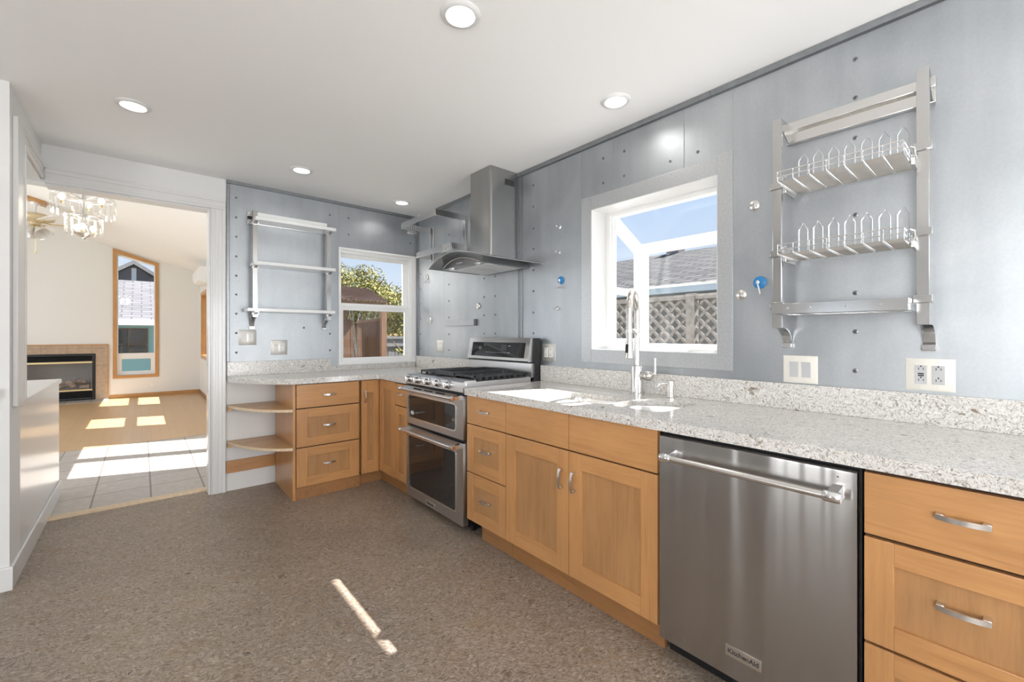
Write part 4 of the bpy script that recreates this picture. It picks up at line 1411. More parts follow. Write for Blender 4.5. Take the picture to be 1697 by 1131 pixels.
m = MB(FR)
m.plate([(2.470, -0.512), (2.696, -0.512), (2.696, -0.060), (2.470, -0.060)], [], 0.962, 0.972, 'ad')
m.box(2.470, 2.480, -0.512, -0.060, 0.972, 0.992, 0.002)
m.box(2.686, 2.696, -0.512, -0.060, 0.972, 0.992, 0.002)
m.box(2.480, 2.686, -0.072, -0.060, 0.972, 0.992, 0.002)
m.box(2.480, 2.686, -0.512, -0.500, 0.972, 0.992, 0.002)
for a in (2.49, 2.676):
    for d in (-0.09, -0.48):
        m.box(a - 0.008, a + 0.008, d - 0.008, d + 0.008, 0.952, 0.963)
part('griddle', m, M['blackmatte'], ct)
# backguard
m = MB(FR)
m.prism([(-0.575, 0.94), (-0.545, 0.94), (-0.548, 1.045), (-0.575, 1.045)], 2.212, 2.950, 'dz')
bg = part('backguard', m, M['steel'], t)
m = MB(FR)
m.prism([(-0.620, 0.90), (-0.545, 0.905), (-0.562, 0.935), (-0.568, 1.05), (-0.545, 1.06), (-0.560, 1.219), (-0.620, 1.219)], 2.200, 2.212, 'dz')
m.prism([(-0.620, 0.90), (-0.545, 0.905), (-0.562, 0.935), (-0.568, 1.05), (-0.545, 1.06), (-0.560, 1.219), (-0.620, 1.219)], 2.950, 2.962, 'dz')
m.box(2.212, 2.950, -0.620, -0.572, 0.94, 1.216)
m.box(2.206, 2.956, -0.60, -0.528, 1.040, 1.052, 0.003)
part('backguard_side', m, M['black'], bg)
m = MB(FR)
m.prism([(-0.565, 1.050), (-0.516, 1.050), (-0.512, 1.056), (-0.540, 1.214), (-0.546, 1.2195), (-0.565, 1.2195)], 2.212, 2.950, 'dz')
hd = part('control_head', m, M['steel'], bg)
# the display lies on the slanted face
sl_d = lambda z: -0.512 - (z - 1.056) * 0.1772
m = MB(FR)
m.prism([(sl_d(1.076) + 0.0008, 1.076), (sl_d(1.186) + 0.0008, 1.186), (sl_d(1.186) - 0.01, 1.186), (sl_d(1.076) - 0.01, 1.076)], 2.258, 2.900, 'dz')
ds = part('display', m, M['blackglass'], hd, 'black glass display strip')
m = MB(FR)
def mark(a, z, w=0.004, h=0.003):
    m.prism([(sl_d(z) + 0.0016, z - h / 2), (sl_d(z) + 0.0016 - h * 0.177, z + h / 2), (sl_d(z) - 0.002, z + h / 2), (sl_d(z) - 0.002, z - h / 2)], a - w / 2, a + w / 2, 'dz')
for i in range(14):
    mark(2.465 + i * 0.019, 1.109, 0.006, 0.0018)
part('display_marking', m, M['led'], ds)
m = MB(FR)
for r_ in range(3):
    for c_ in range(3):
        mark(2.475 + c_ * 0.021, 1.135 + r_ * 0.014, 0.003, 0.0025)
part('display_marking', m, M['led'], ds)
for a, z in ((2.44, 1.160), (2.425, 1.160), (2.44, 1.110), (2.425, 1.110)):
    m = MB(FR)
    mark(a, z, 0.005, 0.004)
    part('display_icon', m, M['led'], ds)
for i in range(3):
    m = MB(FR)
    mark(2.700 + i * 0.018, 1.135, 0.007, 0.012)
    part('clock_digit', m, M['led'], ds)

# ================================================================ range hood
t = thing('range_hood', 'stainless wall hood with square chimney and arched canopy over the range', 'range hood', (2.18, 2.583, 1.735))
yc, hw_, X0 = 2.588, 0.378, 1.694
arch = lambda y: 1.757 + 0.072 * (1 - min(1.0, abs(y - yc) / hw_) ** 1.7)
m = MB()
def canopy_rows(dz, x_in):
    rows = []
    for i in range(29):
        y = yc - hw_ + 2 * hw_ * i / 28
        bow = 0.035 * (1 - ((y - yc) / hw_) ** 2)
        rows.append([(X0 - bow + x_in, y, arch(y) + dz), (X0 + 0.10, y, arch(y) + dz), (2.178, y, 1.757 + (arch(y) - 1.757) * 0.85 + dz)])
    return rows
top, bot = canopy_rows(0.0035, 0.0), canopy_rows(-0.0035, 0.0)
loops = [[a[0], a[1], a[2], b[2], b[1], b[0]] for a, b in zip(top, bot)]
V = m.strip(loops, closed=True)
m._face(V[0][::-1], 0)
m._face(V[-1], 0)
part('canopy', m, M['steelv'], t)
# body under the canopy: arched front with a flat base
m = MB()
yb0, yb1, xb = 2.335, 2.835, 1.752
n = 20
rows = []
for i in range(n + 1):
    y = yb0 + (yb1 - yb0) * i / n
    ztop = arch(y) - 0.004
    bow = 0.020 * (1 - ((y - yc) / 0.25) ** 2)
    rows.append([(xb - bow - 0.012, y, 1.738), (xb - bow, y, ztop), (2.176, y, ztop - 0.01), (2.176, y, 1.738)])
V = m.strip(rows, closed=True)
m._face(V[0][::-1], 0)
m._face(V[-1], 0)
body = part('body', m, M['hooddark'], t, 'dark arched hood front')
m = MB()
pts = []
for i in range(21):
    y = yb0 + 0.02 + (yb1 - yb0 - 0.04) * i / 20
    bow = 0.020 * (1 - ((y - yc) / 0.25) ** 2)
    k = 1 - ((y - yc) / 0.24) ** 2
    pts.append((xb - bow - 0.012, y, 1.742 + 0.050 * k))
m.tube(pts, 0.0035, 8)
part('visor_rim', m, M['satin'], body)
m = MB()
for k in range(5):
    y = 2.545 + k * 0.016
    m.lathe([(0.0045, 0.0), (0.0045, 0.004)], (y, 0, 1.757), 'd', 10) if False else m.tube([(xb - 0.032, y, 1.757), (xb - 0.026, y, 1.757)], 0.0045, 10)
part('control_buttons', m, M['chrome'], body)
m = MB()
m.box(1.80, 2.14, 2.36, 2.58, 1.734, 1.739, 0.002)
m.box(1.80, 2.14, 2.59, 2.81, 1.734, 1.739, 0.002)
for k in range(14):
    for y0_, y1_ in ((2.375, 2.565), (2.605, 2.795)):
        m.box(1.815 + k * 0.023, 1.823 + k * 0.023, y0_, y1_, 1.7325, 1.735)
part('grease_filter', m, M['bowl'], body)
for y in (2.42, 2.75):
    m = MB()
    m.lathe([(0.026, 0.0), (0.026, -0.004), (0.019, -0.006), (0.0, -0.006)], (1.775, y, 1.738), 'z', 18, caps=False)
    part('hood_lamp', m, M['chrome'], body)
# chimney
m = MB()
cx0, cy0, cy1 = 1.907, 2.452, 2.716
r = 0.018
loop = [(2.178, cy0), (2.178, cy1)] + [(cx0 + r + r * math.cos(R(a)), cy1 - r + r * math.sin(R(a))) for a in (90, 112, 135, 158, 180)] + [(cx0 + r + r * math.cos(R(a)), cy0 + r + r * math.sin(R(a))) for a in (180, 202, 225, 248, 270)]
m.prism(loop, 1.79, 2.30, 'ad')
loop2 = [(x, y) for x, y in grow(loop, -0.002)]
m.prism(loop2, 2.30, 2.472, 'ad')
ch = part('chimney', m, M['steelv'], t)
m = MB()
for k in range(9):
    x = 2.045 + k * 0.0105
    m.box(x, x + 0.0055, cy0 - 0.001, cy0 + 0.004, 2.362, 2.405)
part('vent_slots', m, M['slot'], ch)
# ================================================================ wall racks
def upright(fr, a0, a1, d, z0, z1, root, foot_a, foot_z):
    m = MB(fr)
    m.box(a0, a1, d - 0.016, d, z0, z1, 0.0015)
    u = part('upright', m, M['rackmetal'], root)
    # arched foot that returns to the wall
    m = MB(fr)
    n = 8
    out = [(d - 0.016 - (d - 0.022) * (1 - math.cos(R(90 * i / n))), z0 + 0.004 - (z0 - foot_z) * math.sin(R(90 * i / n))) for i in range(n + 1)]
    out = [(d - 0.002 - (d - 0.006) * math.sin(R(90 * i / n)) * 1.0, z0 - (z0 - foot_z) * (1 - math.cos(R(90 * i / n)))) for i in range(n + 1)]
    inn = [(p[0] - 0.010 * math.cos(R(90 * i / n)), p[1] + 0.012 * math.sin(R(90 * i / n))) for i, p in enumerate(out)]
    c = (a0 + a1) / 2 + foot_a
    m.prism(out + inn[::-1], c - 0.017, c + 0.017, 'dz')
    m.box(c - 0.019, c + 0.019, 0.0005, 0.020, foot_z - 0.006, foot_z + 0.016, 0.002)
    part('foot', m, M['rackmetal'], u)
    return u

# right rack: uprights, twin wall rail, slotted tray
rk = thing('dish_rack', 'chrome wall rack with two uprights, twin top rail and a bottom tray', 'wall rack', (2.18, 0.415, 1.19))
upright(FW, 0.637, 0.672, 0.120, 1.271, 2.166, rk, -0.006, 1.190)
upright(FW, 0.184, 0.218, 0.120, 1.277, 2.172, rk, -0.006, 1.190)
for z0, z1 in ((2.135, 2.172), (2.078, 2.115)):
    m = MB(FW)
    m.box(0.176, 0.645, 0.003, 0.028, z0, z1, 0.002)
    part('top_rail', m, M['steelbar'], rk)
part('rail_channel', MB(FW).box(0.178, 0.643, 0.001, 0.010, 2.112, 2.138, 0.001), M['satin'], rk)
for a0, a1 in ((0.638, 0.641), (0.184, 0.187)):
    m = MB(FW)
    m.prism([(0.0015, 2.083), (0.028, 2.083), (0.118, 2.125), (0.118, 2.163), (0.028, 2.168), (0.0015, 2.168)], a0, a1, 'dz')
    part('top_bracket', m, M['rackmetal'], rk)
def clamp(fr, a0, a1, z, root, d=0.120):
    m = MB(fr)
    m.box(a0 - 0.008, a1 + 0.008, d - 0.022, d + 0.005, z - 0.014, z + 0.014, 0.002)
    m.box(a0 - 0.010, a1 + 0.012, d - 0.006, d + 0.003, z - 0.017, z - 0.0145, 0.001)
    return part('clamp', m, M['rackmetal'], root)
for z in (1.888, 1.590, 1.368):
    clamp(FW, 0.637, 0.672, z if z != 1.888 else 1.880, rk)
    clamp(FW, 0.184, 0.218, z + (0.012 if z != 1.368 else 0), rk)
m = MB(FW)
m.box(0.226, 0.640, 0.215, 0.222, 1.327, 1.368, 0.001)
m.box(0.226, 0.640, 0.030, 0.036, 1.327, 1.368, 0.001)
m.box(0.2265, 0.232, 0.036, 0.215, 1.3275, 1.3675)
m.box(0.634, 0.6395, 0.036, 0.215, 1.3275, 1.3675)
for k in range(9):
    d = 0.045 + k * 0.019
    m.box(0.230, 0.636, d, d + 0.011, 1.330, 1.333)
for a in (0.25, 0.34, 0.43, 0.52, 0.61):
    m.box(a, a + 0.006, 0.035, 0.218, 1.327, 1.330)
for a in (0.300, 0.395, 0.510, 0.585):
    m.lathe([(0.0045, 0.0), (0.0045, 0.0015), (0.002, 0.003)], (a, 0.222, 1.349), 'd', 10)
part('tray', m, M['rackmetal'], rk)

# wire baskets hung on it
def basket(z, label):
    b = thing('wire_basket', label, 'dish basket', (2.18, 0.415, z), 'wire dish baskets')
    a0, a1, d0, d1 = 0.232, 0.604, 0.035, 0.275
    m = MB(FW)
    r = 0.0026
    for zz, rr in ((z + 0.040, r), (z + 0.020, r)):
        m.tube([(a0, d0, zz), (a0, d1, zz), (a1, d1, zz), (a1, d0, zz), (a0, d0, zz)], rr, 7)
    for i in range(8):
        a = a0 + (a1 - a0) * i / 7
        m.tube([(a, d1, z + 0.040), (a, d1, z + 0.006), (a, d1 - 0.006, z), (a, d0 + 0.004, z), (a, d0, z + 0.006), (a, d0, z + 0.040)], 0.0024, 6)
    for d in (d0 + 0.06, d0 + 0.12, d0 + 0.18):
        for a in (a0, a1):
            m.tube([(a, d, z + 0.040), (a, d, z + 0.004)], 0.0022, 6)
    part('rim', m, M['chrome'], b)
    m = MB(FW)
    k = 34
    for i in range(k):
        d = d0 + 0.006 + (d1 - d0 - 0.012) * i / (k - 1)
        m.tube([(a0 + 0.002, d, z + 0.004), (a1 - 0.002, d, z + 0.004)], 0.0013, 4)
    part('floor_wires', m, M['satin'], b)
    for i in range(7):
        a = 0.253 + i * 0.0513
        w = 0.0155
        m = MB(FW)
        m.tube([(a - w, 0.108, z + 0.004), (a - w, 0.108, z + 0.118), (a, 0.108, z + 0.146), (a + w, 0.108, z + 0.118), (a + w, 0.108, z + 0.004)], 0.0025, 7)
        part('plate_divider', m, M['chrome'], b)
    for s, a in ((-1, a0), (1, a1)):
        m = MB(FW)
        m.tube([(a + s * 0.003, 0.085, z + 0.052), (a + s * 0.013, 0.10, z + 0.030), (a + s * 0.013, 0.135, z + 0.022), (a + s * 0.013, 0.155, z + 0.045), (a + s * 0.003, 0.165, z + 0.050)], 0.003, 7)
        m.box(min(a + s * 0.004, a + s * 0.016), max(a + s * 0.004, a + s * 0.016), 0.04, 0.16, z - 0.014, z + 0.012, 0.002)
        part('side_hook', m, M['satin'], b)
    return b
basket(1.845, 'upper wire dish basket with seven pointed dividers on the chrome rack')
basket(1.558, 'lower wire dish basket with seven pointed dividers, above the metal tray')

# left rack on the back wall: three white shelves
rk = thing('shelf_rack', 'chrome wall rack with three white shelves left of the small window', 'wall rack', (0.975, 4.06, 1.29))
upright(FB, 0.671, 0.705, 0.120, 1.385, 2.238, rk, -0.006, 1.296)
upright(FB, 1.239, 1.275, 0.120, 1.372, 2.240, rk, -0.008, 1.293)
for z0, z1 in ((2.208, 2.244), (2.145, 2.182)):
    part('top_rail', MB(FB).box(0.650, 1.283, 0.003, 0.028, z0, z1, 0.002), M['steelbar'], rk)
part('rail_channel', MB(FB).box(0.652, 1.281, 0.001, 0.008, 2.178, 2.210, 0.001), M['slot'], rk)
for a0, a1 in ((0.671, 0.675), (1.271, 1.275)):
    m = MB(FB)
    m.prism([(0.0015, 2.150), (0.118, 2.190), (0.118, 2.236), (0.0015, 2.240)], a0, a1, 'dz')
    part('top_bracket', m, M['rackmetal'], rk)
part('front_rail', MB(FB).box(0.700, 1.245, 0.108, 0.120, 2.196, 2.226, 0.002), M['shelfwhite'], rk)
for z, a0, a1 in ((2.150, 0.676, 1.290), (1.798, 0.666, 1.286), (1.428, 0.622, 1.283)):
    m = MB(FB)
    m.box(a0, a1, 0.012, 0.205, z, z + 0.026, 0.003)
    part('shelf', m, M['shelfwhite'], rk, 'white shelf board')
    for b0, b1 in ((0.671, 0.705), (1.239, 1.275)):
        m = MB(FB)
        m.box(b0 - 0.006, b1 + 0.006, 0.100, 0.125, z - 0.022, z - 0.001, 0.002)
        m.prism([(0.12, z - 0.001), (0.195, z - 0.001), (0.195, z - 0.005), (0.128, z - 0.020), (0.12, z - 0.020)], b0 + 0.004, b1 - 0.004, 'dz')
        part('shelf_bracket', m, M['chrome'], rk)

# ---------------------------------------------------------------- pot rack beside the hood
pr = thing('pot_rack', 'stainless two-tier pot rail bracketed to the metal wall left of the hood', 'pot rack', (2.18, 3.43, 1.98))
for a0, a1 in ((3.690, 3.712), (3.740, 3.758), (3.148, 3.170), (3.176, 3.192)):
    m = MB(FW)
    m.box(a0, a1, 0.001, 0.016, 1.975, 2.300, 0.002)
    part('wall_post', m, M['steelbar'], pr)
for z0, z1, d in ((2.240, 2.292, 0.330), (1.982, 2.034, 0.172)):
    for a in (3.728, 3.115):
        part('side_bar', MB(FW).box(a, a + 0.006, 0.012, d, z0, z1, 0.001), M['steelbar'], pr)
    m = MB(FW)
    m.box(3.112, 3.737, d, d + 0.006, z0, z1, 0.001)
    part('front_bar', m, M['steelbar'], pr)
def pot_hook(p0, along, out, z, label, group):
    """double wire hook folded over a flat bar: along = bar direction, out = away from it"""
    t = thing('pot_hook', label, 'hook', (p0[0], p0[1], z), group)
    A, O = Vector(along), Vector(out)
    m = MB()
    P = lambda a, o, h: tuple(Vector((p0[0], p0[1], z)) + A * a + O * o + Vector((0, 0, h)))
    hoop = []
    for s in (-1, 1):
        m.tube([P(s * 0.011, -0.011, -0.028), P(s * 0.011, -0.011, 0.057), P(s * 0.011, 0.009, 0.057), P(s * 0.011, 0.009, -0.012), P(s * 0.011, 0.011, -0.032), P(s * 0.011, 0.028, -0.040), P(s * 0.011, 0.044, -0.030), P(s * 0.011, 0.048, -0.016)], 0.0022, 7)
    m.tube([P(-0.011, 0.009, 0.020), P(0.011, 0.009, 0.020)], 0.0022, 7)
    m.tube([P(-0.011, -0.011, -0.028), P(0.011, -0.011, -0.028)], 0.0022, 7)
    part('wire', m, M['chrome'], t)
    return t
G = 'chrome hooks on the pot rail'
for i, (x, lab) in enumerate(((1.930, 'chrome double hook on the upper pot rail, nearer its front bar'), (1.972, 'chrome double hook on the upper pot rail, nearer the wall'))):
    pot_hook((x, 3.731), (1, 0, 0), (0, -1, 0), 2.236, lab, G)
for i, (y, lab) in enumerate(((3.00 + 0.23, 'chrome double hook on the lower pot rail, furthest from the hood chimney'), (3.185, 'chrome double hook on the lower pot rail, middle of three'), (3.142, 'chrome double hook on the lower pot rail, closest to the hood chimney'))):
    pot_hook((2.005, y), (0, 1, 0), (-1, 0, 0), 1.980, lab, G)

# ================================================================ switches and outlets
def cover(fr, a, z, w, h, label, kind, mat, style, loc):
    t = thing(kind, label, 'outlet' if 'outlet' in kind else 'light switch', loc)
    m = MB(fr)
    m.prism([(a - w / 2, z - h / 2), (a + w / 2, z - h / 2), (a + w / 2, z + h / 2), (a - w / 2, z + h / 2)], 0.0006, 0.003, 'az')
    V = m.strip([[(a - w / 2, 0.003, z - h / 2), (a + w / 2, 0.003, z - h / 2), (a + w / 2, 0.003, z + h / 2), (a - w / 2, 0.003, z + h / 2)],
                 [(a - w / 2 + .006, 0.0065, z - h / 2 + .006), (a + w / 2 - .006, 0.0065, z - h / 2 + .006), (a + w / 2 - .006, 0.0065, z + h / 2 - .006), (a - w / 2 + .006, 0.0065, z + h / 2 - .006)]], closed=True)
    m._face(V[-1], 0)
    p = part('cover_plate', m, mat, t)
    for s in (-1, 1):
        for q in (-1, 1):
            part('cover_screw', MB(fr).lathe([(0.003, 0.0062), (0.003, 0.0072), (0.0015, 0.0078)], (a + s * 0.023, 0, z + q * (h / 2 - 0.012)), 'd', 10), mat, p)
    for s in (-1, 1):
        c = a + s * 0.023
        dm = M['device'] if style.endswith('g') else M['devicewhite']
        if style.startswith('rocker'):
            m = MB(fr)
            m.prism([(0.0055, z - 0.033), (0.0085, z - 0.033), (0.0070, z), (0.0115, z + 0.033), (0.0055, z + 0.033)], c - 0.0165, c + 0.0165, 'dz')
            part('rocker', m, dm, t)
        else:
            m = MB(fr)
            m.box(c - 0.0165, c + 0.0165, 0.0055, 0.0082, z - 0.034, z + 0.034, 0.001)
            o = part('receptacle', m, dm, t)
            m = MB(fr)
            for q in (-1, 1):
                zz = z + q * 0.0205
                m.box(c - 0.0075, c - 0.0055, 0.008, 0.0088, zz - 0.003, zz + 0.005)
                m.box(c + 0.0050, c + 0.0070, 0.008, 0.0088, zz - 0.003, zz + 0.005)
                m.lathe([(0.0026, 0.008), (0.0026, 0.0088)], (c, 0, zz - 0.0085 if fr is not FW else zz + 0.010), 'd', 10)
            if s > 0 and style == 'gfcig':
                m.box(c - 0.008, c + 0.008, 0.008, 0.0090, z + 0.001, z + 0.006)
                m.box(c - 0.008, c + 0.008, 0.008, 0.0090, z - 0.006, z - 0.001)
            part('slots', m, M['slot'], o)
    return t
cover(FB, 0.653, 1.222, 0.126, 0.124, 'steel double rocker switch under the left rack', 'light_switch', M['steelplate'], 'rocker', (0.653, 4.06, 1.16))
cover(FB, 0.885, 1.137, 0.126, 0.124, 'steel double outlet above the taller backsplash', 'wall_outlet', M['steelplate'], 'outlet', (0.885, 4.06, 1.075))
cover(FW, 3.587, 1.133, 0.121, 0.120, 'steel double outlet in the corner left of the range', 'wall_outlet', M['steelplate'], 'outlet', (2.18, 3.587, 1.075))
cover(FW, 2.130, 1.118, 0.128, 0.122, 'steel double outlet just right of the range backguard', 'wall_outlet', M['steelplate'], 'outlet', (2.18, 2.13, 1.06))
cover(FW, 0.601, 1.091, 0.129, 0.120, 'almond plate with two grey rocker switches under the dish rack', 'light_switch', M['almond'], 'rockerg', (2.18, 0.601, 1.03))
cover(FW, 0.194, 1.096, 0.132, 0.118, 'almond plate with two grey outlets, rightmost on the metal wall', 'wall_outlet', M['almond'], 'gfcig', (2.18, 0.194, 1.04))

# ================================================================ magnetic hooks and discs
def disc_hook(a, z, r, mat, label, hook='double', tilt=0.0):
    t = thing('magnet_hook', label, 'magnetic hook', (2.18, a, z))
    m = MB(FW)
    m.lathe([(r, 0.0006), (r, 0.006), (r * 0.9, 0.008), (0.0, 0.0085)], (a, 0, z), 'd', 26, caps=False)
    part('disc', m, mat, t)
    m = MB(FW)
    if hook == 'double':
        m.lathe([(0.008, 0.008), (0.008, 0.018), (0.004, 0.022)], (a, 0, z), 'd', 14)
        m.tube([(a, 0.018, z - 0.004), (a, 0.020, z - 0.044)], 0.0032, 8)
        for s in (-1, 1):
            m.tube([(a, 0.020, z - 0.042), (a + s * 0.006, 0.022, z - 0.054), (a + s * 0.015, 0.026, z - 0.055), (a + s * 0.020, 0.028, z - 0.044)], 0.0025, 8)
    elif hook == 'arm':
        m.lathe([(0.009, 0.008), (0.009, 0.020), (0.005, 0.023)], (a + 0.004, 0, z), 'd', 14)
        m.tube([(a + 0.004, 0.024, z), (a - 0.004, 0.026, z - 0.030), (a - 0.010, 0.027, z - 0.055), (a - 0.009, 0.034, z - 0.061)], 0.0040, 9)
    elif hook == 'stub':
        m.lathe([(0.009, 0.008), (0.006, 0.012), (0.004, 0.030), (0.005, 0.034), (0.0, 0.035)], (a, 0, z), 'd', 14, caps=False)
        m.tube([(a + 0.012, 0.030, z + 0.002), (a - 0.012, 0.030, z + 0.002)], 0.002, 7)
    else:
        m.tube([(a, 0.008, z), (a, 0.020, z), (a - 0.008, 0.024, z + 0.004), (a - 0.012, 0.024, z - 0.006)], 0.0026, 8)
        m.lathe([(0.006, 0.008), (0.006, 0.011)], (a, 0, z), 'd', 12)
    part('hook', m, M['chrome'], t)
disc_hook(2.014, 1.617, 0.027, M['blue'], 'blue magnetic disc with a double hook, between hood and garden window')
disc_hook(0.762, 1.486, 0.029, M['blue'], 'blue magnetic disc with a white slanted hook arm, beside the dish rack', 'arm')
disc_hook(0.844, 1.434, 0.024, M['satin'], 'silver magnetic disc low beside the garden window frame', 'curl')
disc_hook(0.785, 1.849, 0.023, M['satin'], 'silver magnetic disc high on the metal wall left of the dish rack', 'curl')
disc_hook(3.840, 1.823, 0.028, M['satin'], 'silver magnetic double hook near the corner under the pot rack', 'double')
disc_hook(2.969, 1.492, 0.026, M['satin'], 'silver magnetic stub hook above the range backguard', 'stub')
disc_hook(3.769, 1.390, 0.026, M['satin'], 'silver magnetic stub hook over the corner outlet', 'stub')
def cup(a, z, label):
    t = thing('cup_hook', label, 'hook', (2.18, a, z), 'cup hooks')
    m = MB(FW)
    m.lathe([(0.014, 0.0005), (0.013, 0.003), (0.005, 0.005)], (a, 0, z), 'd', 16)
    m.tube([(a, 0.004, z), (a, 0.022, z), (a, 0.030, z - 0.008), (a, 0.038, z - 0.006), (a, 0.040, z + 0.006)], 0.0030, 8)
    part('hook', m, M['chrome'], t)
cup(2.022, 1.986, 'topmost small cup hook above the blue double hook')
cup(2.027, 1.812, 'second small cup hook above the blue double hook')
cup(2.049, 1.428, 'small cup hook below the blue double hook')
m = MB(FW)
m.box(3.020, 3.478, 0.001, 0.014, 1.326, 1.378, 0.002, 0)
m.box(2.990, 3.020, 0.001, 0.015, 1.324, 1.380, 0.002, 1)
solo('knife_strip', m, [M['galv'], M['darkcap']], (2.18, 3.23, 1.326), 'flat steel magnetic knife strip with a dark end cap, above the range', 'knife rack')
# ================================================================ dining and living room
# crystal chandelier
cx, cy = -0.385, 5.35
t = thing('chandelier', 'two-tier clear glass prism chandelier hanging over the tiled floor', 'chandelier', (cx, cy, 2.08))
m = MB()
zc = sl(cx)
m.tube([(cx, cy, 2.50), (cx, cy, zc - 0.02)], 0.006, 8)
m.lathe([(0.0, -0.03), (0.05, -0.025), (0.06, 0.012)], (cx, cy, zc), 'z', 20, caps=False)
part('stem', m, M['brass'], t)
m = MB()
for r, z in ((0.200, 2.455), (0.115, 2.285)):
    loop = [(cx + r * math.cos(2 * PI * k / 32), cy + r * math.sin(2 * PI * k / 32), z) for k in range(33)]
    m.tube(loop, 0.005, 6)
    for k in range(6):
        a = 2 * PI * k / 6
        m.tube([(cx, cy, z - 0.02), (cx + r * math.cos(a), cy + r * math.sin(a), z)], 0.004, 6)
m.lathe([(0.022, 0.0), (0.030, 0.03), (0.018, 0.06), (0.026, 0.12), (0.014, 0.20), (0.022, 0.26), (0.012, 0.36)], (cx, cy, 2.13), 'z', 16)
part('frame', m, M['satin'], t)
m = MB()
m.lathe([(0.0, -0.045), (0.010, -0.035), (0.012, -0.020), (0.050, 0.0), (0.066, 0.016), (0.060, 0.018), (0.0, 0.012)], (cx, cy, 2.125), 'z', 20, caps=False)
part('finial', m, M['satin'], t)
def prism_glass(a, r, z, L, w):
    m = MB()
    x, y = cx + r * math.cos(a), cy + r * math.sin(a)
    n, tv = Vector((math.cos(a), math.sin(a), 0)), Vector((-math.sin(a), math.cos(a), 0))
    secs = []
    for zz, ww in ((z, w), (z - L * 0.9, w), (z - L, w * 0.35)):
        c = Vector((x, y, zz))
        secs.append([tuple(c + tv * ww / 2), tuple(c + n * 0.006), tuple(c - tv * ww / 2), tuple(c - n * 0.006)])
    V = m.strip(secs, closed=True)
    m._face(V[0][::-1], 0)
    m._face(V[-1], 0)
    return m
for k in range(22):
    part('prism', prism_glass(2 * PI * k / 22, 0.205, 2.45, 0.155, 0.026), M['crystal'], t)
for k in range(14):
    part('prism', prism_glass(2 * PI * k / 14 + 0.1, 0.118, 2.28, 0.15, 0.024), M['crystal'], t)
for k in range(6):
    a = 2 * PI * k / 6 + 0.4
    r, z = (0.145, 2.400) if k % 2 else (0.060, 2.165)
    m = MB()
    m.lathe([(0.010, 0.0), (0.010, 0.028)], (cx + r * math.cos(a), cy + r * math.sin(a), z - 0.03), 'z', 10)
    h = part('lamp_holder', m, M['brass'], t)
    m = MB()
    m.lathe([(0.008, 0.0), (0.022, 0.018), (0.024, 0.032), (0.015, 0.050), (0.0, 0.057)], (cx + r * math.cos(a), cy + r * math.sin(a), z), 'z', 14, caps=False)
    part('bulb', m, M['bulb'], h)
L = bpy.data.lights.new('chandelier_light', 'POINT')
L.energy = 8
L.shadow_soft_size = 0.12
L.color = (1.0, 0.92, 0.80)
o = bpy.data.objects.new('chandelier_light', L)
o.location = (0, 0, 0.20)
o.parent = t
COL.objects.link(o)

# ceiling fan
fx, fy = -1.14, 9.0
t = thing('ceiling_fan', 'cream and brass ceiling fan with glass shades, far left in the living room', 'ceiling fan', (fx, fy, 2.3))
zc = sl(fx)
m = MB()
q = 0.11
m.prism([(fx - q, sl(fx - q)), (fx + q, sl(fx + q)), (fx + q - 0.02, sl(fx + q) - 0.05), (fx - q + 0.02, sl(fx - q) - 0.05)], fy - q, fy + q, 'az')
part('mount_block', m, M['casingwoodX'], t)
m = MB()
m.lathe([(0.055, 0.0), (0.045, -0.03), (0.014, -0.04), (0.014, -0.13), (0.035, -0.14), (0.035, -0.16)], (fx, fy, zc - 0.05), 'z', 18)
part('down_rod', m, M['porcelain'], t)
m = MB()
m.lathe([(0.04, 0.0), (0.12, -0.012), (0.185, -0.040), (0.200, -0.065), (0.19, -0.095), (0.11, -0.120), (0.06, -0.130), (0.06, -0.17), (0.0, -0.175)], (fx, fy, zc - 0.20), 'z', 30, caps=False)
part('motor', m, M['tan'], t)
zb = zc - 0.335
for k in range(5):
    a = 2 * PI * k / 5 + 0.12
    c, s_ = math.cos(a), math.sin(a)
    m = MB()
    pts = [(0.20, -0.05), (0.36, -0.062), (0.58, -0.068), (0.64, -0.045), (0.655, 0.0), (0.64, 0.045), (0.58, 0.068), (0.36, 0.062), (0.20, 0.05)]
    V = [[(fx + u * c - v * s_, fy + u * s_ + v * c, zb + 0.012 + v * 0.07 + dz) for u, v in pts] for dz in (0.0, 0.006)]
    W_ = m.strip(V, closed=True)
    m._face(W_[0][::-1], 0)
    m._face(W_[1], 0)
    bl = part('blade', m, M['porcelain'], t)
    m = MB()
    m.tube([(fx + 0.06 * c, fy + 0.06 * s_, zb + 0.02), (fx + 0.16 * c, fy + 0.16 * s_, zb - 0.002), (fx + 0.30 * c, fy + 0.30 * s_, zb + 0.006)], 0.009, 7)
    part('blade_arm', m, M['brass'], bl)
m = MB()
m.lathe([(0.03, 0.0), (0.045, -0.03), (0.03, -0.06), (0.0, -0.07)], (fx, fy, zb - 0.02), 'z', 16, caps=False)
part('light_fitter', m, M['brass'], t)
for k in range(4):
    a = 2 * PI * k / 4 + 0.70
    c, s_ = math.cos(a), math.sin(a)
    m = MB()
    ax = Vector((c * 0.72, s_ * 0.72, -0.69))
    p0 = Vector((fx + 0.03 * c, fy + 0.03 * s_, zb - 0.06))
    pts, rs = [], []
    for q, r in ((0.0, 0.022), (0.02, 0.032), (0.07, 0.055), (0.12, 0.078), (0.15, 0.092)):
        pts.append(tuple(p0 + ax * q))
        rs.append(r)
    m.tube(pts, rs, 18, caps=False)
    part('shade', m, M['frost'], t)
m = MB()
m.tube([(fx + 0.01, fy - 0.04, zb - 0.08), (fx + 0.01, fy - 0.04, zb - 0.40)], 0.0035, 6)
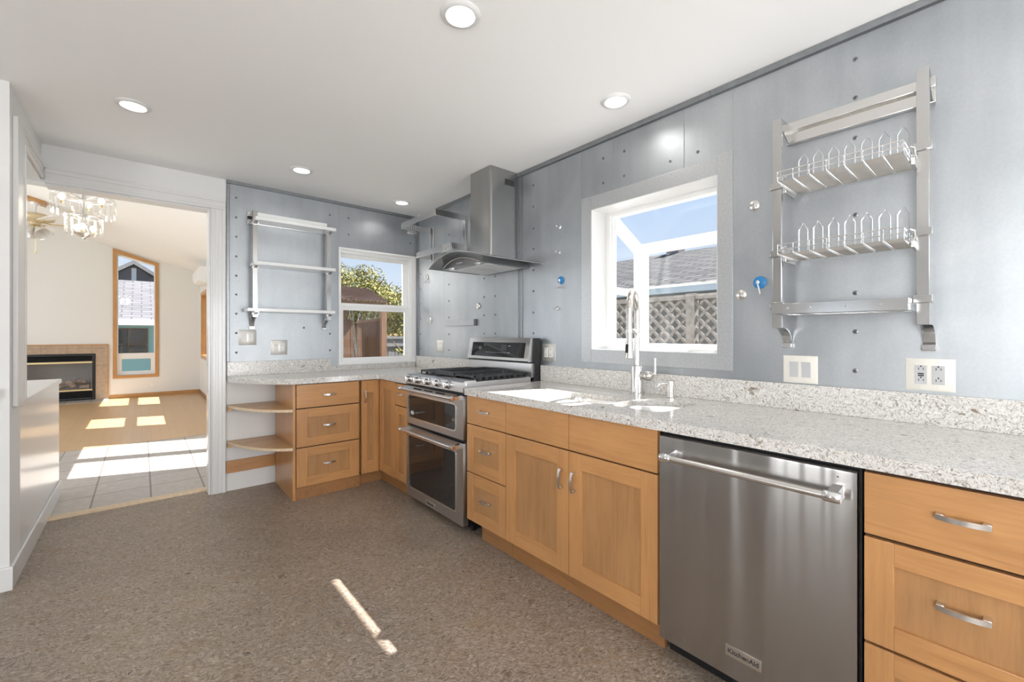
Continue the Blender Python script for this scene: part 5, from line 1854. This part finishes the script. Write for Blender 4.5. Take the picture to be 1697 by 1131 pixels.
m.lathe([(0.0, -0.03), (0.010, -0.022), (0.010, 0.0), (0.0, 0.006)], (fx + 0.01, fy - 0.04, zb - 0.41), 'z', 10, caps=False)
part('pull_chain', m, M['brass'], t)

# wall-hung heat pump over the side window
t = thing('air_conditioner', 'white split air conditioner high on the living room side wall', 'air conditioner', (0.85, 9.75, 2.17))
m = MB(FS)
prof = [(0.001, 2.455), (0.150, 2.455), (0.195, 2.435), (0.215, 2.39), (0.215, 2.275), (0.190, 2.215), (0.130, 2.185), (0.001, 2.175)]
m.prism(prof, 9.30, 10.14, 'dz')
part('housing', m, M['porcelain'], t)
m = MB(FS)
m.prism([(0.205, 2.268), (0.218, 2.272), (0.196, 2.212), (0.136, 2.181), (0.132, 2.190), (0.186, 2.220)], 9.34, 10.10, 'dz')
part('louvre', m, M['vinyl'], t)

# gas fireplace with tiled surround
t = thing('fireplace', 'gas fireplace with black louvres, brass bars and a tan tile surround', 'fireplace', (-1.05, 11.45, 0))
m = MB(FV)
m.plate([(-1.90, 0.0), (-0.498, 0.0), (-0.498, 1.050), (-1.90, 1.050)], [[(-1.605, 0.0005), (-0.668, 0.0005), (-0.668, 0.892), (-1.605, 0.892)]], 0.001, 0.020)
part('tile_surround', m, M['firetile'], t)
m = MB(FV)
m.box(-1.92, -0.485, 0.001, 0.032, 1.050, 1.068, 0.003)
m.box(-0.498, -0.484, 0.001, 0.028, 0.0, 1.050, 0.003)
part('edge_trim', m, M['casingwoodX'], t)
m = MB(FV)
m.box(-1.90, -0.49, 0.022, 0.42, 0.002, 0.014, 0.002)
part('hearth', m, M['tile'], t)
m = MB(FV)
for q in ((-1.605, -1.565, 0.0, 0.89), (-0.714, -0.668, 0.0, 0.89), (-1.565, -0.714, 0.845, 0.89), (-1.565, -0.714, 0.015, 0.045)):
    m.box(q[0], q[1], 0.0, 0.030, q[2] + 0.014 if q[2] == 0.0 else q[2], q[3], 0.003)
fr_ = part('frame', m, M['black'], t)
m = MB(FV)
for k in range(4):
    z = 0.752 + k * 0.023
    m.prism([(0.002, z + 0.018), (0.022, z), (0.022, z + 0.006), (0.002, z + 0.024)], -1.565, -0.714, 'dz')
for k in range(5):
    z = 0.052 + k * 0.024
    m.prism([(0.002, z + 0.018), (0.022, z), (0.022, z + 0.006), (0.002, z + 0.024)], -1.565, -0.714, 'dz')
part('louvre', m, M['black'], t)
for z in (0.712, 0.190):
    part('brass_bar', MB(FV).box(-1.567, -0.712, 0.018, 0.036, z, z + 0.030, 0.003), M['brass'], t, 'polished brass bar')
m = MB(FV)
m.box(-1.60, -0.72, -0.40, -0.39, 0.06, 0.86)
m.box(-1.61, -1.60, -0.40, 0.0, 0.06, 0.86)
m.box(-0.73, -0.72, -0.40, 0.0, 0.06, 0.86)
m.box(-1.60, -0.72, -0.40, 0.0, 0.05, 0.06)
m.box(-1.60, -0.72, -0.40, 0.0, 0.86, 0.87)
m.box(-1.60, -0.72, -0.39, -0.02, 0.19, 0.205)
part('firebox', m, M['fireclay'], t)
part('glass_front', MB(FV).box(-1.565, -0.716, 0.004, 0.008, 0.18, 0.75), M['fireglass'], t)
rnd = random.Random(5)
for i, (p, q, r, lab) in enumerate((((-1.32, 0.0, 0.235), (-1.06, -0.14, 0.30), 0.045, 'ceramic log at the left of the firebox, leaning right'),
                                    ((-1.06, -0.02, 0.37), (-0.96, 0.03, 0.262), 0.042, 'ceramic log slanting down across the middle of the firebox'),
                                    ((-0.90, -0.03, 0.25), (-0.76, -0.02, 0.255), 0.038, 'pale ceramic log lying flat at the firebox front'),
                                    ((-0.97, -0.16, 0.34), (-0.81, -0.16, 0.35), 0.055, 'square-cut ceramic log standing at the back right of the firebox'))):
    P_, Q_ = Vector((p[0], -0.1 + p[1], p[2])), Vector((q[0], -0.1 + q[1], q[2]))
    pts = [tuple(P_.lerp(Q_, k / 6)) for k in range(7)]
    m = MB(FV)
    m.tube(pts, [r * (0.85 + 0.25 * rnd.random()) for k in range(7)], 12)
    solo('fireplace_log', m, M['firelog'], (p[0], 11.55 - p[1], 0.205), lab, 'log', 'ceramic logs in the fireplace')
def small_outlet(a, z, lab):
    m = MB(FV)
    m.box(a - 0.038, a + 0.038, 0.001, 0.006, z - 0.06, z + 0.06, 0.002)
    t = thing('wall_outlet', lab, 'outlet', (a, 11.45, z))
    part('cover_plate', m, M['devicewhite'], t)
    m = MB(FV)
    m.box(a - 0.017, a + 0.017, 0.006, 0.0075, z - 0.034, z + 0.034, 0.001)
    part('receptacle', m, M['porcelain'], t)
small_outlet(0.155, 0.225, 'white outlet on the far living room wall under the tall window')
# ================================================================ outdoors
struct('ground', MB().box(-30, 40, -20, 45, -0.42, -0.35), M['ground'])
rnd = random.Random(11)
def crown(name, root, mat, cen, rad, n, size, seed):
    r = random.Random(seed)
    m = MB()
    blobs = [(Vector(cen) + Vector((r.uniform(-1, 1) * rad[0] * 0.6, r.uniform(-1, 1) * rad[1] * 0.6, r.uniform(-0.8, 1) * rad[2] * 0.6)), r.uniform(0.30, 0.5)) for _ in range(14)]
    for i in range(n):
        c, k = blobs[i % len(blobs)]
        v = Vector((r.gauss(0, 1), r.gauss(0, 1), r.gauss(0, 1))).normalized() * (r.random() ** 0.45)
        p = c + Vector((v.x * rad[0] * k, v.y * rad[1] * k, v.z * rad[2] * k))
        nrm = (v + Vector((r.gauss(0, .6), r.gauss(0, .6), r.gauss(0, .6) + 0.4))).normalized()
        t1 = nrm.orthogonal().normalized()
        t1 = (Matrix.Rotation(r.uniform(0, 2 * PI), 3, nrm) @ t1).normalized()
        t2 = nrm.cross(t1)
        s = size * r.uniform(0.6, 1.25)
        q = [p - t1 * s, p + t2 * s * 0.45 + nrm * s * 0.12, p + t1 * s, p - t2 * s * 0.45 + nrm * s * 0.12]
        m._face([m.bm.verts.new(w) for w in q], 0)
    return part(name, m, mat, root, smooth=False)
def tree(name, label, x, y, ztop, rad, mat, n, size, seed, zc=None, group='trees beyond the yard fence'):
    t = thing(name, label, 'tree', (x, y, -0.35), group)
    zc = zc if zc is not None else ztop - rad[2]
    m = MB()
    m.tube([(x, y, -0.35), (x + 0.05, y, zc * 0.5), (x, y + 0.05, zc)], [0.13, 0.10, 0.06], 9)
    for k in range(6):
        a = k * 1.05
        m.tube([(x, y, zc * 0.6), (x + rad[0] * .4 * math.cos(a), y + rad[1] * .4 * math.sin(a), zc + 0.1), (x + rad[0] * .7 * math.cos(a), y + rad[1] * .7 * math.sin(a), zc + rad[2] * 0.5)], [0.05, 0.03, 0.012], 6)
    part('trunk', m, M['bark'], t)
    crown('foliage', t, mat, (x, y, zc), rad, n, size, seed)
    return t

# beyond the small window
t = thing('pergola', 'cedar pergola with a rusty corrugated lean-to roof outside the small window', 'pergola', (2.6, 7.4, -0.35))
m = MB()
n = 64
rows = []
for i in range(n + 1):
    x = 2.2 + (3.17 - 2.2) * i / n
    w = 0.016 * math.sin(i * PI / 2)
    rows.append([(x, 6.90, 1.800 + w), (x, 7.75, 2.085 + w), (x, 7.75, 2.10 + w), (x, 6.90, 1.815 + w)])
V = m.strip(rows, closed=True)
part('corrugated_roof', m, M['redroof'], t)
m = MB()
m.box(2.2, 3.17, 6.93, 6.99, 1.715, 1.79)
m.box(2.2, 3.17, 7.66, 7.72, 1.98, 2.06)
part('beam', m, M['fencelight'], t)
for x, y, h in ((3.11, 6.96, 1.74), (2.69, 7.69, 2.0)):
    part('post', MB().box(x - 0.045, x + 0.045, y - 0.04, y + 0.04, -0.35, h), M['fencelight'], t)
t = thing('board_fence', 'dark brown cedar board fence under the pergola roof', 'fence', (2.8, 7.0, -0.35))
m = MB()
r2 = random.Random(3)
for k in range(9):
    x0 = 2.70 + k * 0.042
    m.box(x0, x0 + 0.040, 7.02 + r2.uniform(0, .006), 7.04, -0.34, 1.450 + k * 0.0045)
part('board_panel', m, M['fence'], t)
m = MB()
m.prism([(2.69, 1.440), (3.08, 1.485), (3.08, 1.525), (2.69, 1.480)], 7.0, 7.06, 'az')
part('top_rail', m, M['fencelight'], t)
m = MB()
for k in range(10):
    x0 = 2.25 + k * 0.052
    m.box(x0, x0 + 0.050, 7.40 + r2.uniform(0, .006), 7.42, -0.34, 1.50)
part('board_panel', m, M['fence'], t)
t = thing('grey_fence', 'weathered grey board fence right of the pergola post', 'fence', (4.6, 9.0, -0.35))
m = MB()
for k in range(22):
    x0 = 4.05 + k * 0.085
    m.box(x0, x0 + 0.081, 9.0 + r2.uniform(0, .008), 9.03, -0.34, 1.16 + r2.uniform(0, .02))
part('boards', m, M['greyfence'], t)
m = MB()
m.box(4.0, 5.95, 8.97, 9.02, 1.16, 1.215)
m.box(4.0, 5.95, 8.97, 9.0, 0.99, 1.06)
part('rail', m, M['greyfence'], t)
t = thing('hedge', 'orange-brown hedge showing over the grey board fence', 'hedge', (5.2, 10.0, -0.35))
for q in range(1):
    crown('foliage', t, M['leafo'], (5.3, 9.85, 0.9), (1.4, 0.3, 0.75), 4000, 0.04, 77)
    m = MB()
    for k in range(5):
        m.tube([(4.6 + k * 0.35, 9.85, -0.352), (4.6 + k * 0.35, 9.85, 0.95)], 0.025, 6)
    part('stems', m, M['bark'], t)
t = thing('climbing_plant', 'yellow-green vine trailing down in front of the grey fence', 'plant', (4.3, 8.85, -0.35))
crown('foliage', t, M['leafy'], (4.50, 8.90, 0.80), (0.42, 0.10, 0.16), 260, 0.04, 78)
m = MB()
m.tube([(4.2, 8.9, 1.1), (4.45, 8.9, 0.85), (4.8, 8.9, 0.55), (4.9, 8.9, -0.34)], 0.012, 6)
part('stem', m, M['bark'], t)
tree('leafy_tree', 'yellow-green tree with the broadest crown, above the pergola roof', 5.2, 13.8, 3.75, (1.85, 1.2, 1.38), M['leafy'], 15000, 0.052, 1)
tree('leafy_tree', 'dark green tree at the right edge of the small window', 8.2, 16.4, 3.75, (1.25, 1.1, 1.6), M['leafd'], 9000, 0.055, 2)
tree('leafy_tree', 'low yellow-green tree between pergola post and hedge', 5.35, 11.3, 2.55, (1.1, 0.7, 0.95), M['leafy'], 8000, 0.045, 3)
m = MB()
t = thing('bare_shrub', 'bare pale branches behind the dark fence panel', 'shrub', (3.3, 8.6, -0.35))
for k in range(14):
    a = rnd.uniform(0, 2 * PI)
    m.tube([(3.3, 8.6, -0.3), (3.3 + 0.1 * math.cos(a), 8.6 + 0.1 * math.sin(a), 0.9), (3.3 + 0.42 * math.cos(a), 8.6 + 0.42 * math.sin(a), 1.5 + rnd.random() * 0.35)], [0.012, 0.008, 0.004], 6)
part('branches', m, M['greyfence'], t)

# beyond the garden window
t = thing('lattice_fence', 'grey diagonal lattice fence outside the garden window', 'fence', (4.2, 1.9, -0.35))
m = MB()
yA, yB, zA, zB = 0.6, 3.6, 0.55, 1.60
step = 0.125
k = yA - (zB - zA)
layers = ((1, 4.20), (-1, 4.212))
for sgn, x in layers:
    c = yA - (zB - zA)
    while c < yB:
        p, q = [c, zA], [c + (zB - zA), zB]
        if p[0] < yA:
            p = [yA, zA + (yA - c)]
        if q[0] > yB:
            q = [yB, zA + (yB - c)]
        if q[0] - p[0] > 0.02:
            w = 0.014
            o = w * 0.7071
            pts = [(p[0] - o, p[1] + o), (q[0] - o, q[1] + o), (q[0] + o, q[1] - o), (p[0] + o, p[1] - o)]
            if sgn < 0:
                pts = [(yA + yB - a, b) for a, b in pts]
            V = m.strip([[(x, a, b) for a, b in pts], [(x + 0.010, a, b) for a, b in pts]], closed=True)
            m._face(V[0][::-1], 0)
            m._face(V[1], 0)
        c += step
part('lattice', m, M['lattice'], t)
m = MB()
m.box(4.17, 4.24, yA - 0.05, yB + 0.05, zB, zB + 0.05)
m.box(4.17, 4.24, yA - 0.05, yB + 0.05, zA - 0.05, zA)
m.box(4.19, 4.22, yA, yB, -0.35, zA - 0.05)
part('rail', m, M['lattice'], t)
for y in (0.6, 2.1, 3.6):  # middle post is kept to stand in for a pale reflected band
    part('post', MB().box(4.16, 4.25, y - 0.045, y + 0.045, -0.35, zB + 0.06), M['lattice'], t)
t = thing('neighbour_house', 'neighbouring house with a dark shingle roof and pale gutter behind the lattice fence', 'house', (8.5, 3.0, -0.35))
part('wall', MB().box(6.3, 13.0, -6.0, 8.2, -0.35, 1.98), M['darkwall'], t)
ang = math.atan2(3.20 - 1.98, 9.6 - 5.9)
m = MB()
m.box(0, 3.92, -9.2, 5.5, -0.05, 0.0)
roofm = m.mesh('roof', M['shingle'], None, False)
ro = bpy.data.objects.new('roof', roofm)
ro.parent = t
ro.location = (5.9 - 8.5, 3.0 - 3.0, 1.98 + 0.35)
ro.rotation_euler = (0, -ang, 0)
COL.objects.link(ro)
m = MB()
m.prism([(9.55, 3.16), (13.4, 1.95), (13.4, 1.90), (9.55, 3.11)], -6.2, 8.5, 'az')
part('far_roof', m, M['shingle'], t)
m = MB()
m.box(5.80, 5.92, -6.2, 8.5, 1.845, 1.965, 0.01)
m.box(5.92, 6.3, -6.2, 8.5, 1.86, 1.90)
part('gutter', m, M['gutter'], t)
m = MB()
m.box(9.45, 9.75, 5.05, 5.35, 2.9, 3.42)
m.box(9.42, 9.78, 5.02, 5.38, 3.42, 3.48)
part('chimney', m, M['darksiding'], t)
t = thing('shrub', 'leafy shrub outside the left side of the garden window', 'shrub', (3.7, 3.4, -0.35))
crown('foliage', t, M['leafd'], (4.95, 4.4, 1.0), (0.5, 0.6, 0.95), 2600, 0.05, 9)
m = MB()
m.tube([(4.95, 4.4, -0.35), (4.95, 4.4, 0.9)], 0.03, 7)
part('stem', m, M['bark'], t)

# beyond the far living room window
t = thing('teal_house', 'teal house with a pale shingle roof, seen through the tall window', 'house', (0, 16.5, -0.35))
part('wall', MB().box(-5, 5, 15.5, 17.9, -0.35, 1.50), M['teal'], t)
m = MB(Fr('B', 15.0))
m.box(-5.2, 5.2, -0.05, 0.03, 1.50, 1.655, 0.01)
m.box(-5.2, 5.2, -0.5, -0.05, 1.50, 1.53)
part('fascia', m, M['vinyl'], t)
ang = math.atan2(3.0 - 1.65, 3.1)
m = MB()
m.box(-5.2, 5.2, 0.0, 3.25, -0.05, 0.0)
ro = bpy.data.objects.new('roof', m.mesh('roof', M['shingle_p'], None, False))
ro.parent = t
ro.location = (0, 14.98 - 16.5, 1.655 + 0.35)
ro.rotation_euler = (ang, 0, 0)
COL.objects.link(ro)
m = MB(Fr('B', 15.5))
m.plate([(-0.62, 0.70), (0.135, 0.70), (0.135, 1.43), (-0.62, 1.43)], [[(-0.58, 0.74), (-0.275, 0.74), (-0.275, 0.985), (-0.58, 0.985)], [(-0.255, 0.74), (0.105, 0.74), (0.105, 0.985), (-0.255, 0.985)],
        [(-0.58, 1.01), (-0.275, 1.01), (-0.275, 1.40), (-0.58, 1.40)], [(-0.255, 1.01), (0.105, 1.01), (0.105, 1.40), (-0.255, 1.40)]], 0.0, 0.03)
wi = part('window', m, M['fence'], t)
part('pane', MB(Fr('B', 15.5)).box(-0.60, 0.115, 0.004, 0.010, 0.72, 1.41), M['blackglass'], wi)
part('sill', MB(Fr('B', 15.5)).box(-0.70, 0.42, 0.0, 0.06, 0.63, 0.70), M['vinyl'], wi)
t = thing('gabled_house', 'slate-coloured gable rising behind the pale shingle roof', 'house', (-0.18, 19, -0.35))
m = MB(Fr('B', 18.6))
m.prism([(-3.0, -0.35), (2.6, -0.35), (2.6, 1.55), (-0.19, 3.50), (-3.0, 1.55)], -3.0, 0.0, 'az')
part('wall', m, M['darksiding'], t)
m = MB(Fr('B', 18.6))
m.prism([(-3.2, 1.44), (-0.19, 3.53), (2.8, 1.44), (2.8, 1.56), (-0.19, 3.66), (-3.2, 1.56)], -3.2, 0.18, 'az')
part('roof', m, M['greyfence'], t)
part('gable_board', MB(Fr('B', 18.6)).box(-0.25, -0.13, 0.0, 0.02, 2.6, 3.42), M['vinyl'], t)
